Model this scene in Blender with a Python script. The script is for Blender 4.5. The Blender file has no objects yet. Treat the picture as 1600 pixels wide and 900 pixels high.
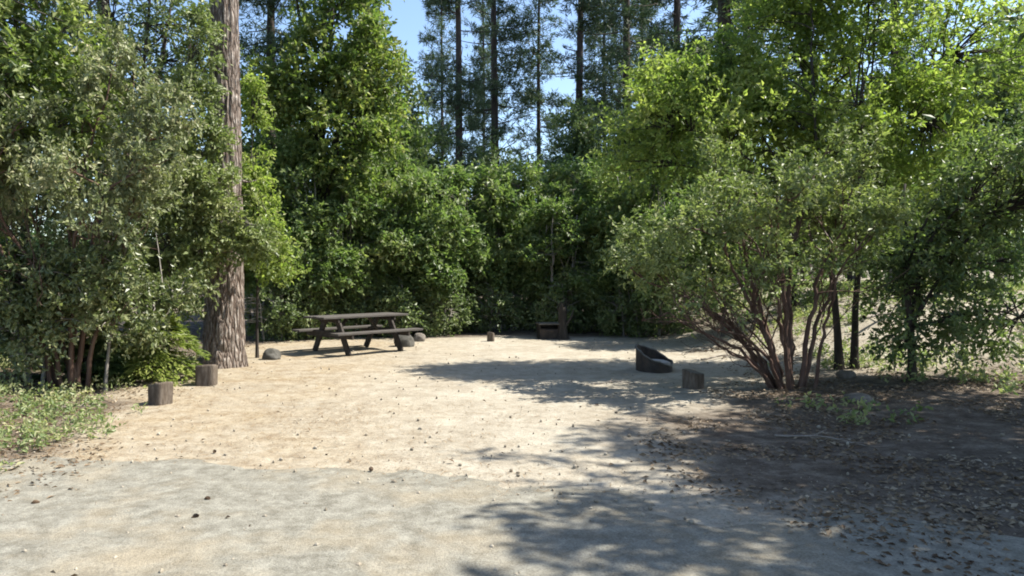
import bpy, math, random
import numpy as np
random.seed(4)

# ------------------------------------------------------------------ camera, world, sun
S = bpy.context.scene
COL = S.collection
CAM_H, FPX, PX, PY = 1.6, 1124.0, 716.0, 430.0        # eye height, focal length in photo pixels, principal point
cam = bpy.data.cameras.new('camera')
cam.sensor_width = 36.0
cam.lens = 36.0 * FPX / 1600.0
cam.shift_x = (800.0 - PX) / 1600.0
cam.shift_y = (PY - 450.0) / 1600.0
cam.clip_start, cam.clip_end = 0.05, 2000.0
cam_o = bpy.data.objects.new('camera', cam)
COL.objects.link(cam_o)
cam_o.location = (0, 0, CAM_H)
cam_o.rotation_euler = (math.radians(90), 0, 0)
S.camera = cam_o

SUN_EL = math.radians(53)
SUN_AZ = math.radians(5)                               # sun stands straight to the right
to_sun = np.array([math.cos(SUN_AZ) * math.cos(SUN_EL), math.sin(SUN_AZ) * math.cos(SUN_EL), math.sin(SUN_EL)])
W = bpy.data.worlds.new('World')
S.world = W
W.use_nodes = True
wn = W.node_tree.nodes
sky = wn.new('ShaderNodeTexSky')
sky.sky_type = 'NISHITA'
sky.sun_disc = False
sky.sun_elevation = SUN_EL
sky.sun_rotation = math.radians(90) - SUN_AZ
sky.air_density, sky.dust_density, sky.ozone_density = 1.0, 0.8, 2.0
wn['Background'].inputs['Strength'].default_value = 0.11
W.node_tree.links.new(sky.outputs[0], wn['Background'].inputs[0])
sl = bpy.data.lights.new('sun', 'SUN')
sl.energy, sl.angle, sl.color = 4.8, math.radians(0.53), (1.0, 0.95, 0.86)
so = bpy.data.objects.new('sun', sl)
COL.objects.link(so)
from mathutils import Vector, Matrix
so.rotation_euler = Vector(to_sun).to_track_quat('Z', 'Y').to_euler()
so.location = (20, 5, 30)
S.view_settings.view_transform = 'Standard'
S.view_settings.look = 'None'
S.view_settings.gamma = 1.0
S.view_settings.exposure = 1.38
S.cycles.max_bounces = 8
S.cycles.diffuse_bounces = 4
S.cycles.transmission_bounces = 4
S.cycles.filter_width = 1.9

# ------------------------------------------------------------------ helpers
def hash3(i, j, k, seed):
    n = (i * 374761393 + j * 668265263 + k * 2147483647 * 3 + seed * 1274126177) & 0xffffffff
    n = ((n ^ (n >> 13)) * 1274126177) & 0xffffffff
    n = ((n ^ (n >> 16)) * 2246822519) & 0xffffffff
    return ((n ^ (n >> 15)) & 0xffff) / 65535.0

def vnoise(p, seed=0):
    """value noise in [-1, 1] at points p (N,3)"""
    p = np.asarray(p, float)
    f = np.floor(p).astype(np.int64)
    t = p - f
    t = t * t * (3 - 2 * t)
    r = 0
    for dx in (0, 1):
        wx = t[:, 0] if dx else 1 - t[:, 0]
        for dy in (0, 1):
            wy = t[:, 1] if dy else 1 - t[:, 1]
            for dz in (0, 1):
                wz = t[:, 2] if dz else 1 - t[:, 2]
                r = r + wx * wy * wz * hash3(f[:, 0] + dx, f[:, 1] + dy, f[:, 2] + dz, seed)
    return r * 2 - 1

def fbm(p, octaves=4, seed=0):
    p = np.asarray(p, float)
    r, a, s = 0, 1.0, 0
    for o in range(octaves):
        r = r + a * vnoise(p * 2 ** o + 17.3 * o, seed + o)
        s += a
        a *= 0.5
    return r / s

def sstep(a, b, x):
    t = np.clip((x - a) / (b - a), 0, 1)
    return t * t * (3 - 2 * t)

def nrm(v):
    return v / np.maximum(np.linalg.norm(v, axis=-1, keepdims=True), 1e-9)

def mesh_np(name, verts, faces, mats, smooth=False, mat_idx=None):
    """faces: (M,4) or (M,3) int array, or a list of such arrays"""
    me = bpy.data.meshes.new(name)
    verts = np.asarray(verts, np.float32).reshape(-1, 3)
    fl = faces if isinstance(faces, list) else [faces]
    fl = [np.asarray(f, np.int32) for f in fl if len(f)]
    loops = np.concatenate([f.ravel() for f in fl])
    counts = np.concatenate([np.full(len(f), f.shape[1], np.int32) for f in fl])
    starts = np.concatenate([[0], np.cumsum(counts)[:-1]]).astype(np.int32)
    me.vertices.add(len(verts))
    me.vertices.foreach_set('co', verts.ravel())
    me.loops.add(len(loops))
    me.loops.foreach_set('vertex_index', loops)
    me.polygons.add(len(counts))
    me.polygons.foreach_set('loop_start', starts)
    me.polygons.foreach_set('loop_total', counts)
    if mat_idx is not None:
        me.polygons.foreach_set('material_index', np.asarray(mat_idx, np.int32))
    me.update(calc_edges=True)
    me.polygons.foreach_set('use_smooth', np.full(len(counts), bool(smooth)))
    for m in (mats if isinstance(mats, (list, tuple)) else [mats]):
        me.materials.append(m)
    return me

def link(name, me, parent=None, loc=(0, 0, 0), rot=(0, 0, 0), scale=1.0):
    o = bpy.data.objects.new(name, me)
    COL.objects.link(o)
    o.parent = parent
    o.location = loc
    o.rotation_euler = rot
    o.scale = (scale,) * 3 if np.isscalar(scale) else scale
    return o

def tag(o, label=None, cat=None, group=None, kind=None):
    if label: o['label'] = label
    if cat: o['category'] = cat
    if group: o['group'] = group
    if kind: o['kind'] = kind
    return o

def thing(name, loc, label, cat, group=None, rz=0.0):
    o = bpy.data.objects.new(name, None)
    o.empty_display_size = 0.2
    COL.objects.link(o)
    o.location = loc
    o.rotation_euler = (0, 0, rz)
    return tag(o, label, cat, group)

def copy_thing(src, loc, rz, scale, label, group=None, children=None):
    r = src.copy()
    COL.objects.link(r)
    r.location = loc
    r.rotation_euler = (0, 0, rz)
    r.scale = (scale,) * 3 if np.isscalar(scale) else scale
    r['label'] = label
    if group: r['group'] = group
    for ch in list(src.children):
        c = ch.copy()
        COL.objects.link(c)
        c.parent = r
        for g in list(ch.children):
            d = g.copy()
            COL.objects.link(d)
            d.parent = c
    return r

class Acc:
    """collects quads / triangles for ONE mesh"""
    def __init__(self):
        self.v, self.q, self.t, self.n = [], [], [], 0
    def add(self, v, q=None, t=None):
        v = np.asarray(v, float).reshape(-1, 3)
        if q is not None and len(q): self.q.append(np.asarray(q, np.int64) + self.n)
        if t is not None and len(t): self.t.append(np.asarray(t, np.int64) + self.n)
        self.v.append(v)
        self.n += len(v)
    def tube(self, pts, rad, sides=6, cap=True):
        pts = np.asarray(pts, float)
        rad = np.broadcast_to(np.asarray(rad, float), (len(pts),))
        tan = nrm(np.gradient(pts, axis=0))
        ref = np.array([0.0, 0.0, 1.0]) if abs(tan[0, 2]) < 0.8 else np.array([1.0, 0.0, 0.0])
        a = nrm(np.cross(tan, ref))
        b = np.cross(tan, a)
        ang = np.linspace(0, 2 * math.pi, sides, endpoint=False)
        ring = a[:, None, :] * np.cos(ang)[None, :, None] + b[:, None, :] * np.sin(ang)[None, :, None]
        v = (pts[:, None, :] + ring * rad[:, None, None]).reshape(-1, 3)
        n = len(pts)
        i = np.arange(n - 1)[:, None] * sides
        j = np.arange(sides)[None, :]
        k = (j + 1) % sides
        q = np.stack([i + j, i + k, i + sides + k, i + sides + j], -1).reshape(-1, 4)
        t = None
        if cap:
            v = np.vstack([v, pts[-1:]])
            e = (n - 1) * sides
            t = np.stack([e + j[0], e + k[0], np.full(sides, len(v) - 1)], -1)
        self.add(v, q, t)
    def box(self, c, s, R=None):
        x, y, z = np.asarray(s, float) / 2
        v = np.array([[i * x, j * y, k * z] for i in (-1, 1) for j in (-1, 1) for k in (-1, 1)])
        if R is not None: v = v @ np.asarray(R).T
        self.add(v + np.asarray(c, float),
                 [[0, 1, 3, 2], [4, 6, 7, 5], [0, 4, 5, 1], [2, 3, 7, 6], [0, 2, 6, 4], [1, 5, 7, 3]])
    def mesh(self, name, mat, smooth=False):
        f = []
        if self.q: f.append(np.concatenate(self.q))
        if self.t: f.append(np.concatenate(self.t))
        return mesh_np(name, np.concatenate(self.v), f, mat, smooth)

def bevel(o, w=0.006, seg=1):
    m = o.modifiers.new('bevel', 'BEVEL')
    m.width, m.segments, m.limit_method = w, seg, 'ANGLE'
    return o

def bez(p0, p1, p2, n):
    t = np.linspace(0, 1, n)[:, None]
    return (1 - t) ** 2 * np.asarray(p0) + 2 * t * (1 - t) * np.asarray(p1) + t * t * np.asarray(p2)

# ------------------------------------------------------------------ materials
def newmat(name):
    m = bpy.data.materials.new(name)
    m.use_nodes = True
    nt = m.node_tree
    return m, nt, nt.nodes, nt.nodes['Principled BSDF']

def ramp(nt, fac, stops):
    r = nt.nodes.new('ShaderNodeValToRGB')
    cr = r.color_ramp
    while len(cr.elements) < len(stops): cr.elements.new(0.5)
    for e, (p, c) in zip(cr.elements, stops):
        e.position = p
        e.color = (*c, 1.0)
    nt.links.new(fac, r.inputs[0])
    return r.outputs[0]

def noise(nt, vec, scale, detail=4, rough=0.6, dist=0.0):
    n = nt.nodes.new('ShaderNodeTexNoise')
    n.inputs['Scale'].default_value = scale
    n.inputs['Detail'].default_value = detail
    n.inputs['Roughness'].default_value = rough
    n.inputs['Distortion'].default_value = dist
    if vec is not None: nt.links.new(vec, n.inputs['Vector'])
    return n.outputs['Fac']

def mixc(nt, fac, a, b, blend='MIX'):
    m = nt.nodes.new('ShaderNodeMix')
    m.data_type = 'RGBA'
    m.blend_type = blend
    for s, v in ((0, fac), (6, a), (7, b)):
        if hasattr(v, 'is_linked') or hasattr(v, 'node'): nt.links.new(v, m.inputs[s])
        else: m.inputs[s].default_value = v if s == 0 else (*v, 1.0)
    return m.outputs[2]

def mathn(nt, op, a, b=0.0, c=None, clamp=False):
    m = nt.nodes.new('ShaderNodeMath')
    m.operation = op
    m.use_clamp = clamp
    for k, v in enumerate((a, b) if c is None else (a, b, c)):
        if hasattr(v, 'node'): nt.links.new(v, m.inputs[k])
        else: m.inputs[k].default_value = v
    return m.outputs[0]

def bump(nt, h, strength, dist, bsdf):
    b = nt.nodes.new('ShaderNodeBump')
    b.inputs['Strength'].default_value = strength
    b.inputs['Distance'].default_value = dist
    nt.links.new(h, b.inputs['Height'])
    nt.links.new(b.outputs[0], bsdf.inputs['Normal'])

def coords(nt, kind='Object', scale=None):
    t = nt.nodes.new('ShaderNodeTexCoord').outputs[kind]
    if scale is None: return t
    m = nt.nodes.new('ShaderNodeMapping')
    m.inputs['Scale'].default_value = scale
    nt.links.new(t, m.inputs[0])
    return m.outputs[0]

def leaf_mat(name, cols, trans=0.38, rough=0.42, tcol=(1.1, 1.3, 0.72), spec=0.45, gain=1.6):
    cols = [tuple(min(.6, gain * x) for x in c) for c in cols]
    m, nt, N, bs = newmat(name)
    g = N.new('ShaderNodeNewGeometry')
    rnd = g.outputs['Random Per Island']
    pos = coords(nt, 'Object')
    n1 = noise(nt, pos, 0.9, 2)
    f = mathn(nt, 'ADD', mathn(nt, 'MULTIPLY', rnd, 0.6), mathn(nt, 'MULTIPLY_ADD', n1, 1.5, -0.55), clamp=True)
    k = len(cols) - 1
    col = ramp(nt, f, [(i / k, c) for i, c in enumerate(cols)])
    nt.links.new(col, bs.inputs['Base Color'])
    bs.inputs['Roughness'].default_value = rough
    bs.inputs['Specular IOR Level'].default_value = spec
    tr = N.new('ShaderNodeBsdfTranslucent')
    tc = mixc(nt, 1.0, col, tcol, 'MULTIPLY')
    nt.links.new(tc, tr.inputs[0])
    mx = N.new('ShaderNodeMixShader')
    mx.inputs[0].default_value = trans
    nt.links.new(bs.outputs[0], mx.inputs[1])
    nt.links.new(tr.outputs[0], mx.inputs[2])
    nt.links.new(mx.outputs[0], N['Material Output'].inputs['Surface'])
    return m

def bark_mat(name, a, b, c, scale=(9, 9, 2.0), bumpd=0.02, rough=0.9):
    m, nt, N, bs = newmat(name)
    v = coords(nt, 'Object', scale)
    n1 = noise(nt, v, 1.0, 6, 0.65)
    n2 = noise(nt, coords(nt, 'Object'), 1.3, 3)
    col = ramp(nt, n1, [(0.3, a), (0.5, b), (0.72, c)])
    col = mixc(nt, mathn(nt, 'MULTIPLY', n2, 0.5), col, b)
    nt.links.new(col, bs.inputs['Base Color'])
    bs.inputs['Roughness'].default_value = rough
    bs.inputs['Specular IOR Level'].default_value = 0.2
    bump(nt, n1, 0.7, bumpd, bs)
    return m

M = {}
M['oak_bark'] = bark_mat('oak_bark', (.045, .04, .035), (.10, .088, .075), (.19, .17, .15))
M['pale_bark'] = bark_mat('pale_bark', (.12, .11, .095), (.22, .2, .175), (.34, .31, .28))
M['dark_bark'] = bark_mat('dark_bark', (.02, .017, .015), (.045, .038, .032), (.085, .072, .06))
M['red_bark'] = bark_mat('manzanita_bark', (.035, .022, .016), (.10, .06, .045), (.19, .135, .105), (14, 14, 3), .006, .6)
def ponderosa_bark():
    m, nt, N, bs = newmat('ponderosa_bark')
    v = coords(nt, 'Object', (17, 17, 3.2))
    vo = N.new('ShaderNodeTexVoronoi'); vo.feature = 'DISTANCE_TO_EDGE'; vo.inputs['Scale'].default_value = 1.0
    wv = N.new('ShaderNodeTexNoise'); wv.inputs['Scale'].default_value = .7; wv.inputs['Detail'].default_value = 5
    nt.links.new(v, wv.inputs['Vector'])
    nt.links.new(mixc(nt, .5, v, wv.outputs['Color'], 'ADD'), vo.inputs['Vector'])
    n1 = noise(nt, coords(nt, 'Object', (26, 26, 7)), 1.0, 6, .7)
    col = ramp(nt, n1, [(.3, (.075, .055, .042)), (.5, (.19, .155, .128)), (.66, (.42, .375, .33))])
    fur = ramp(nt, vo.outputs['Distance'], [(.0, (1, 1, 1)), (.22, (0, 0, 0))])
    col = mixc(nt, mathn(nt, 'MULTIPLY', fur, .6), col, (.075, .045, .032))
    nt.links.new(col, bs.inputs['Base Color'])
    bs.inputs['Roughness'].default_value = .92
    bs.inputs['Specular IOR Level'].default_value = .15
    bump(nt, mathn(nt, 'SUBTRACT', mathn(nt, 'MULTIPLY', n1, .5), fur), .9, .035, bs)
    return m
M['pine_bark'] = ponderosa_bark()
M['far_pine_bark'] = bark_mat('far_pine_bark', (.03, .024, .022), (.06, .048, .042), (.1, .08, .07), (6, 6, 1.2), .03)

M['leaf_oak'] = leaf_mat('leaf_oak', [(.045, .068, .02), (.09, .117, .032), (.145, .165, .055), (.22, .225, .1)], 0.46, .42, spec=.5)
M['leaf_live'] = leaf_mat('leaf_live_oak', [(.03, .05, .02), (.06, .085, .03), (.105, .13, .05), (.16, .175, .08)], 0.38, .45, spec=.5)
M['leaf_manz'] = leaf_mat('leaf_manzanita', [(.055, .072, .028), (.1, .122, .045), (.15, .168, .065), (.22, .225, .1)], 0.34, .5)
M['leaf_manz_brown'] = leaf_mat('leaf_brown_manzanita', [(.062, .074, .034), (.108, .122, .058), (.16, .168, .085), (.215, .19, .11)], .3, .5)
M['leaf_shrub'] = leaf_mat('leaf_glossy_shrub', [(.036, .052, .02), (.078, .095, .035), (.14, .148, .068), (.22, .22, .12)], 0.34, .4, spec=.55)
M['leaf_black_oak'] = leaf_mat('leaf_black_oak', [(.045, .072, .018), (.084, .117, .031), (.134, .155, .046), (.21, .2, .07)], 0.51, .48)
M['leaf_maple'] = leaf_mat('leaf_bright_oak', [(.06, .092, .022), (.115, .15, .036), (.18, .21, .056), (.27, .27, .1)], 0.52, .45)
M['leaf_under'] = leaf_mat('leaf_understory', [(.036, .063, .022), (.078, .113, .037), (.128, .158, .058), (.2, .21, .095)], 0.48, .46)
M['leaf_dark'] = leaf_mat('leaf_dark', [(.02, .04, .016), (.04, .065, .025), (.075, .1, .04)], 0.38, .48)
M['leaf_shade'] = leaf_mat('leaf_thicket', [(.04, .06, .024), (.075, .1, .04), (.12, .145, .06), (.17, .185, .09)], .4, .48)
M['leaf_fir'] = leaf_mat('needles_young_conifer', [(.06, .085, .02), (.115, .14, .032), (.18, .195, .055)], 0.36, .5)
M['leaf_pine'] = leaf_mat('needles_pine', [(.025, .042, .024), (.045, .066, .036), (.075, .096, .055)], 0.31, .5)
M['leaf_cover'] = leaf_mat('leaf_ground_cover', [(.06, .09, .03), (.11, .14, .055), (.18, .19, .09), (.28, .26, .15)], 0.41, .5)
M['litter'] = leaf_mat('dry_litter', [(0.068, 0.041, 0.024), (0.136, 0.092, 0.054), (0.231, 0.177, 0.116), (0.340, 0.292, 0.218)], .12, .7, (1, 1, 1), .2, 1.0)
M['needle_litter'] = leaf_mat('dry_needles', [(0.109, 0.061, 0.027), (0.190, 0.122, 0.058), (0.272, 0.197, 0.109)], .05, .7, (1, 1, 1), .2, 1.0)

def simple(name, cols, scale=6.0, rough=0.8, bumpd=0.01, metal=0.0, stretch=None, spec=0.3, detail=6):
    m, nt, N, bs = newmat(name)
    v = coords(nt, 'Object', stretch)
    n1 = noise(nt, v, scale, detail, 0.65)
    k = len(cols) - 1
    col = ramp(nt, n1, [(0.28 + 0.44 * i / k, c) for i, c in enumerate(cols)])
    nt.links.new(col, bs.inputs['Base Color'])
    bs.inputs['Roughness'].default_value = rough
    bs.inputs['Metallic'].default_value = metal
    bs.inputs['Specular IOR Level'].default_value = spec
    bump(nt, n1, 0.6, bumpd, bs)
    return m

M['wood'] = simple('weathered_wood', [(0.034, 0.030, 0.024), (0.065, 0.057, 0.050), (0.102, 0.095, 0.083)], 7, .85, .004, stretch=(.6, 9, 9))
M['wood_dark'] = simple('dark_stained_wood', [(0.022, 0.017, 0.014), (0.044, 0.036, 0.029), (0.069, 0.059, 0.049)], 7, .85, .004, stretch=(2, 2, 2))
M['log_bark'] = simple('log_side', [(0.049, 0.036, 0.027), (0.098, 0.077, 0.058), (0.168, 0.140, 0.115)], 9, .9, .015, stretch=(3, 3, .7))
M['log_end'] = simple('log_cut_face', [(0.084, 0.070, 0.056), (0.140, 0.119, 0.098), (0.210, 0.189, 0.161)], 14, .85, .004)
M['steel'] = simple('rusty_steel', [(0.021, 0.017, 0.014), (0.042, 0.035, 0.032), (0.077, 0.056, 0.042)], 8, .6, .003, .3)
M['steel_top'] = simple('dusty_steel', [(0.059, 0.054, 0.049), (0.098, 0.091, 0.081), (0.147, 0.137, 0.122)], 6, .6, .002, .2)
M['rock'] = simple('boulder_rock', [(0.070, 0.059, 0.048), (0.140, 0.122, 0.101), (0.231, 0.210, 0.182)], 5, .9, .02)
M['dark_rock'] = simple('mossy_rock', [(0.035, 0.035, 0.029), (0.070, 0.066, 0.056), (0.126, 0.119, 0.105)], 5, .9, .02)
M['pebble'] = leaf_mat('pebbles', [(0.136, 0.114, 0.084), (0.237, 0.204, 0.154), (0.383, 0.343, 0.272)], 0.0, .9, (1, 1, 1), .2, 1.0)
M['ash'] = simple('ash', [(0.140, 0.133, 0.122), (0.280, 0.266, 0.245), (0.385, 0.371, 0.350)], 12, .95, .01)
M['cone'] = simple('pine_cone', [(.06, .04, .026), (.12, .08, .05), (.2, .14, .1)], 20, .85, .004)
M['twig'] = simple('dead_twig', [(.12, .095, .075), (.2, .17, .14), (.3, .27, .23)], 14, .9, .004)

# ------------------------------------------------------------------ ground
def H(X, Y):
    X = np.atleast_1d(np.asarray(X, float)); Y = np.atleast_1d(np.asarray(Y, float))
    P = np.stack([X, Y, np.zeros_like(X)], -1)
    z = 0.05 * fbm(P * 0.35, 3, 5) * sstep(3, 9, Y)
    edge = np.interp(Y, [0, 5.8, 11.5, 14, 40], [-3.4, -3.9, -5.3, -5.6, -7])
    z += 0.22 * sstep(0.0, 1.6, edge - X)
    z += 1.25 * sstep(4.6, 10.0, X) * sstep(9.8, 15.5, Y)
    z += 0.12 * sstep(3.2, 6.5, X) * (1 - sstep(9, 14, Y)) * sstep(4.0, 6.0, Y)
    z += 0.9 * sstep(24, 60, Y) + 0.01 * np.maximum(Y - 60, 0)
    return z

def h1(x, y): return float(H(x, y)[0])
def gx(px, Y): return (px - PX) / FPX * Y
def gz(py, Y): return CAM_H + (PY - py) / FPX * Y
def gp(px, py):
    """ground point seen at a photo pixel"""
    Y = 12.0
    for _ in range(30):
        z = h1(gx(px, Y), Y)
        Y = 0.5 * Y + 0.5 * (CAM_H - z) * FPX / (py - PY)
    return np.array([gx(px, Y), Y, h1(gx(px, Y), Y)])

def road_edge(X):
    return np.interp(X, [-60, -4.5, -2.2, -0.8, 0.2, 1.2, 2.2, 3.4, 6, 60],
                     [7.2, 6.15, 6.35, 5.95, 5.45, 5.1, 4.7, 4.2, 3.6, 1.0])

u = np.linspace(-1, 1, 361)
xs = 3.0 * np.sinh(5.2 * u) / np.sinh(1.0) / 1.6
v = np.linspace(0, 1, 420)
ys = -8 + 13 * v * 1.6 + 0.35 * (np.exp(6.6 * v ** 2.2) - 1)
GX, GY = np.meshgrid(xs, ys)
gxf, gyf = GX.ravel(), GY.ravel()
P3 = np.stack([gxf, gyf, np.zeros_like(gxf)], -1)
gzv = H(gxf, gyf) + 0.012 * fbm(P3 * 3.1, 3, 9) * (1 - sstep(25, 40, gyf))
nx = len(xs)
ii = np.arange(len(ys) - 1)[:, None] * nx
jj = np.arange(nx - 1)[None, :]
gq = np.stack([ii + jj, ii + jj + 1, ii + nx + jj + 1, ii + nx + jj], -1).reshape(-1, 4)

def ground_mat():
    m, nt, N, bs = newmat('campsite_ground')
    pos = coords(nt, 'Object')
    def attr(n):
        a = N.new('ShaderNodeAttribute'); a.attribute_name = n
        return a.outputs['Fac']
    big = noise(nt, pos, 0.8, 7, 0.68)
    mid = noise(nt, pos, 4.0, 8, 0.78)
    fine = noise(nt, pos, 45.0, 4, 0.75)
    dirt = ramp(nt, mid, [(.35, (0.210, 0.179, 0.133)), (.5, (0.272, 0.240, 0.186)), (.66, (0.328, 0.299, 0.243))])
    pale = ramp(nt, mid, [(.35, (0.284, 0.255, 0.201)), (.62, (0.373, 0.348, 0.289))])
    c = mixc(nt, ramp(nt, big, [(.38, (0, 0, 0)), (.6, (1, 1, 1))]), dirt, pale)
    need = ramp(nt, mid, [(.36, (0.174, 0.121, 0.070)), (.5, (0.256, 0.202, 0.128)), (.66, (0.334, 0.286, 0.207))])
    nf = mathn(nt, 'MULTIPLY', attr('needle'), mathn(nt, 'MULTIPLY_ADD', big, 2.6, -0.7, clamp=True), clamp=True)
    c = mixc(nt, nf, c, need)
    duff = ramp(nt, mid, [(.36, (0.057, 0.044, 0.034)), (.5, (0.112, 0.090, 0.069)), (.66, (0.203, 0.174, 0.139))])  # brown forest duff, its colour darkened further to carry the tree shade
    duff_shade = mathn(nt, 'ADD', attr('duff'), mathn(nt, 'MULTIPLY_ADD', big, 1.1, -0.55), clamp=True)
    duff_shade = mathn(nt, 'MULTIPLY', duff_shade, mathn(nt, 'MULTIPLY', attr('duff'), 3.0, clamp=True))
    duff_shade = ramp(nt, duff_shade, [(.2, (0, 0, 0)), (.75, (1, 1, 1))])
    c = mixc(nt, duff_shade, c, duff)
    sp = ramp(nt, fine, [(.3, (.62, .6, .57)), (.5, (1, 1, 1)), (.72, (1.18, 1.16, 1.12))])
    c = mixc(nt, 1.0, c, sp, 'MULTIPLY')
    vo = N.new('ShaderNodeTexVoronoi'); vo.inputs['Scale'].default_value = 9.0
    nt.links.new(pos, vo.inputs['Vector'])
    spots = ramp(nt, vo.outputs['Distance'], [(.05, (1, 1, 1)), (.13, (0, 0, 0))])
    c = mixc(nt, mathn(nt, 'MULTIPLY', spots, ramp(nt, noise(nt, pos, 2.3), [(.54, (0, 0, 0)), (.64, (.45, .45, .45))])), c, (.16, .11, .065))
    nt.links.new(c, bs.inputs['Base Color'])
    bs.inputs['Roughness'].default_value = 0.95
    bs.inputs['Specular IOR Level'].default_value = 0.1
    hh = mathn(nt, 'ADD', mathn(nt, 'MULTIPLY', mid, 0.7), mathn(nt, 'MULTIPLY', fine, 0.3))
    bump(nt, hh, 0.8, 0.035, bs)
    return m

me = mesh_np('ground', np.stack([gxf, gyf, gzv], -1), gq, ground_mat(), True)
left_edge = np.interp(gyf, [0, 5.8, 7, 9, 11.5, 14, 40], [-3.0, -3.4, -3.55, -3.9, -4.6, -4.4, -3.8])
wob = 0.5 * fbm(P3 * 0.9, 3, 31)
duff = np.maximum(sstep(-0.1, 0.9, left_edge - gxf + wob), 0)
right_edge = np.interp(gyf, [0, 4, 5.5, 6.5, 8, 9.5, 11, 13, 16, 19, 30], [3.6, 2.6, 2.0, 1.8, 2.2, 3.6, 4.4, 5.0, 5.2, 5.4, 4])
duff = np.maximum(duff, sstep(-1.1, 1.5, gxf - right_edge + wob * 1.8) * (1.0 - 0.72 * sstep(9.5, 12, gyf)))  # right-hand duff doubles as painted shade, eased off on the sunny bank
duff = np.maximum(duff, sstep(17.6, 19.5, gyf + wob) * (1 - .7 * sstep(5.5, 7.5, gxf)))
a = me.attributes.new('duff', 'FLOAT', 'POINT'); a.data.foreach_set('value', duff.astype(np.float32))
need = (1 - sstep(-2.6, 0.6, gxf + wob * 2)) * 0.85 + 0.12
a = me.attributes.new('needle', 'FLOAT', 'POINT'); a.data.foreach_set('value', need.astype(np.float32))
tag(link('ground', me), 'pale tan dirt clearing with needles and duff painted darker as shade under the trees', None, None, 'structure')

def road_mat():
    m, nt, N, bs = newmat('old_asphalt')
    pos = coords(nt, 'Object')
    big = noise(nt, pos, 0.9, 5, 0.65)
    mid = noise(nt, pos, 7.0, 5, 0.7)
    fine = noise(nt, pos, 70.0, 3, 0.8)
    c = ramp(nt, mid, [(.36, (0.142, 0.132, 0.105)), (.5, (0.191, 0.181, 0.148)), (.64, (0.248, 0.237, 0.196))])
    dust = ramp(nt, mid, [(.3, (0.207, 0.175, 0.122)), (.7, (0.278, 0.240, 0.174))])
    c = mixc(nt, ramp(nt, big, [(.47, (0, 0, 0)), (.64, (.85, .85, .85))]), c, dust)
    c = mixc(nt, 1.0, c, ramp(nt, fine, [(.3, (.6, .6, .6)), (.5, (1, 1, 1)), (.7, (1.25, 1.25, 1.25))]), 'MULTIPLY')
    vo = N.new('ShaderNodeTexVoronoi'); vo.feature = 'DISTANCE_TO_EDGE'; vo.inputs['Scale'].default_value = 0.8
    mp = N.new('ShaderNodeMapping')
    wv = N.new('ShaderNodeTexNoise'); wv.inputs['Scale'].default_value = 1.6; wv.inputs['Detail'].default_value = 4
    nt.links.new(pos, wv.inputs['Vector'])
    nt.links.new(mixc(nt, 0.35, pos, wv.outputs['Color']), vo.inputs['Vector'])
    crack = ramp(nt, vo.outputs['Distance'], [(0.0, (1, 1, 1)), (.006, (0, 0, 0))])
    c = mixc(nt, mathn(nt, 'MULTIPLY', mathn(nt, 'MULTIPLY', crack, ramp(nt, noise(nt, pos, 1.1), [(.45, (0, 0, 0)), (.6, (1, 1, 1))])), 0.4), c, (.13, .115, .095))
    nt.links.new(c, bs.inputs['Base Color'])
    bs.inputs['Roughness'].default_value = 0.9
    bs.inputs['Specular IOR Level'].default_value = 0.15
    hh = mathn(nt, 'SUBTRACT', mathn(nt, 'ADD', mathn(nt, 'MULTIPLY', fine, 0.6), mathn(nt, 'MULTIPLY', mid, 0.3)), mathn(nt, 'MULTIPLY', crack, 0.1))
    bump(nt, hh, 0.7, 0.02, bs)
    return m

rx = np.concatenate([np.linspace(-60, -9, 40)[:-1], np.linspace(-9, 9, 320), np.linspace(9, 60, 40)[1:]])
rv = np.linspace(-8.0, 0.6, 200)
RX, RV = np.meshgrid(rx, rv)
RY = road_edge(RX) + np.sign(RV) * np.abs(RV) ** 1.0
rp = np.stack([RX.ravel(), RY.ravel(), np.zeros(RX.size)], -1)
d = -RV.ravel() + 0.8 * fbm(rp * 1.1, 6, 77)
rz_ = H(rp[:, 0], rp[:, 1]) + 0.012 * fbm(rp * 3.1, 3, 9) + np.clip(d * 0.035, -0.012, 0.014)
ii = np.arange(len(rv) - 1)[:, None] * len(rx); jj = np.arange(len(rx) - 1)[None, :]
rq = np.stack([ii + jj, ii + jj + 1, ii + len(rx) + jj + 1, ii + len(rx) + jj], -1).reshape(-1, 4)
rp[:, 2] = rz_
tag(link('road', mesh_np('road', rp, rq, road_mat(), True)), 'old cracked grey asphalt road edge dusted with dirt', None, None, 'structure')

# ------------------------------------------------------------------ foliage builders
UP = np.array([0, 0, 1.0])

def leaf_quads(P, D, Nn, L, Wd, fold=0.18):
    side = nrm(np.cross(D, Nn))
    Nn = np.cross(side, D)
    L = np.broadcast_to(L, (len(P),))[:, None]; Wd = np.broadcast_to(Wd, (len(P),))[:, None]
    mid = P + D * L * 0.45
    v = np.stack([P, mid + side * Wd / 2 + Nn * Wd * fold, P + D * L - Nn * L * 0.12, mid - side * Wd / 2 + Nn * Wd * fold], 1)
    return v

def leaves_mesh(name, V, mat):
    n = len(V)
    return mesh_np(name, V.reshape(-1, 3), np.arange(n * 4).reshape(n, 4), mat)

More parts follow.
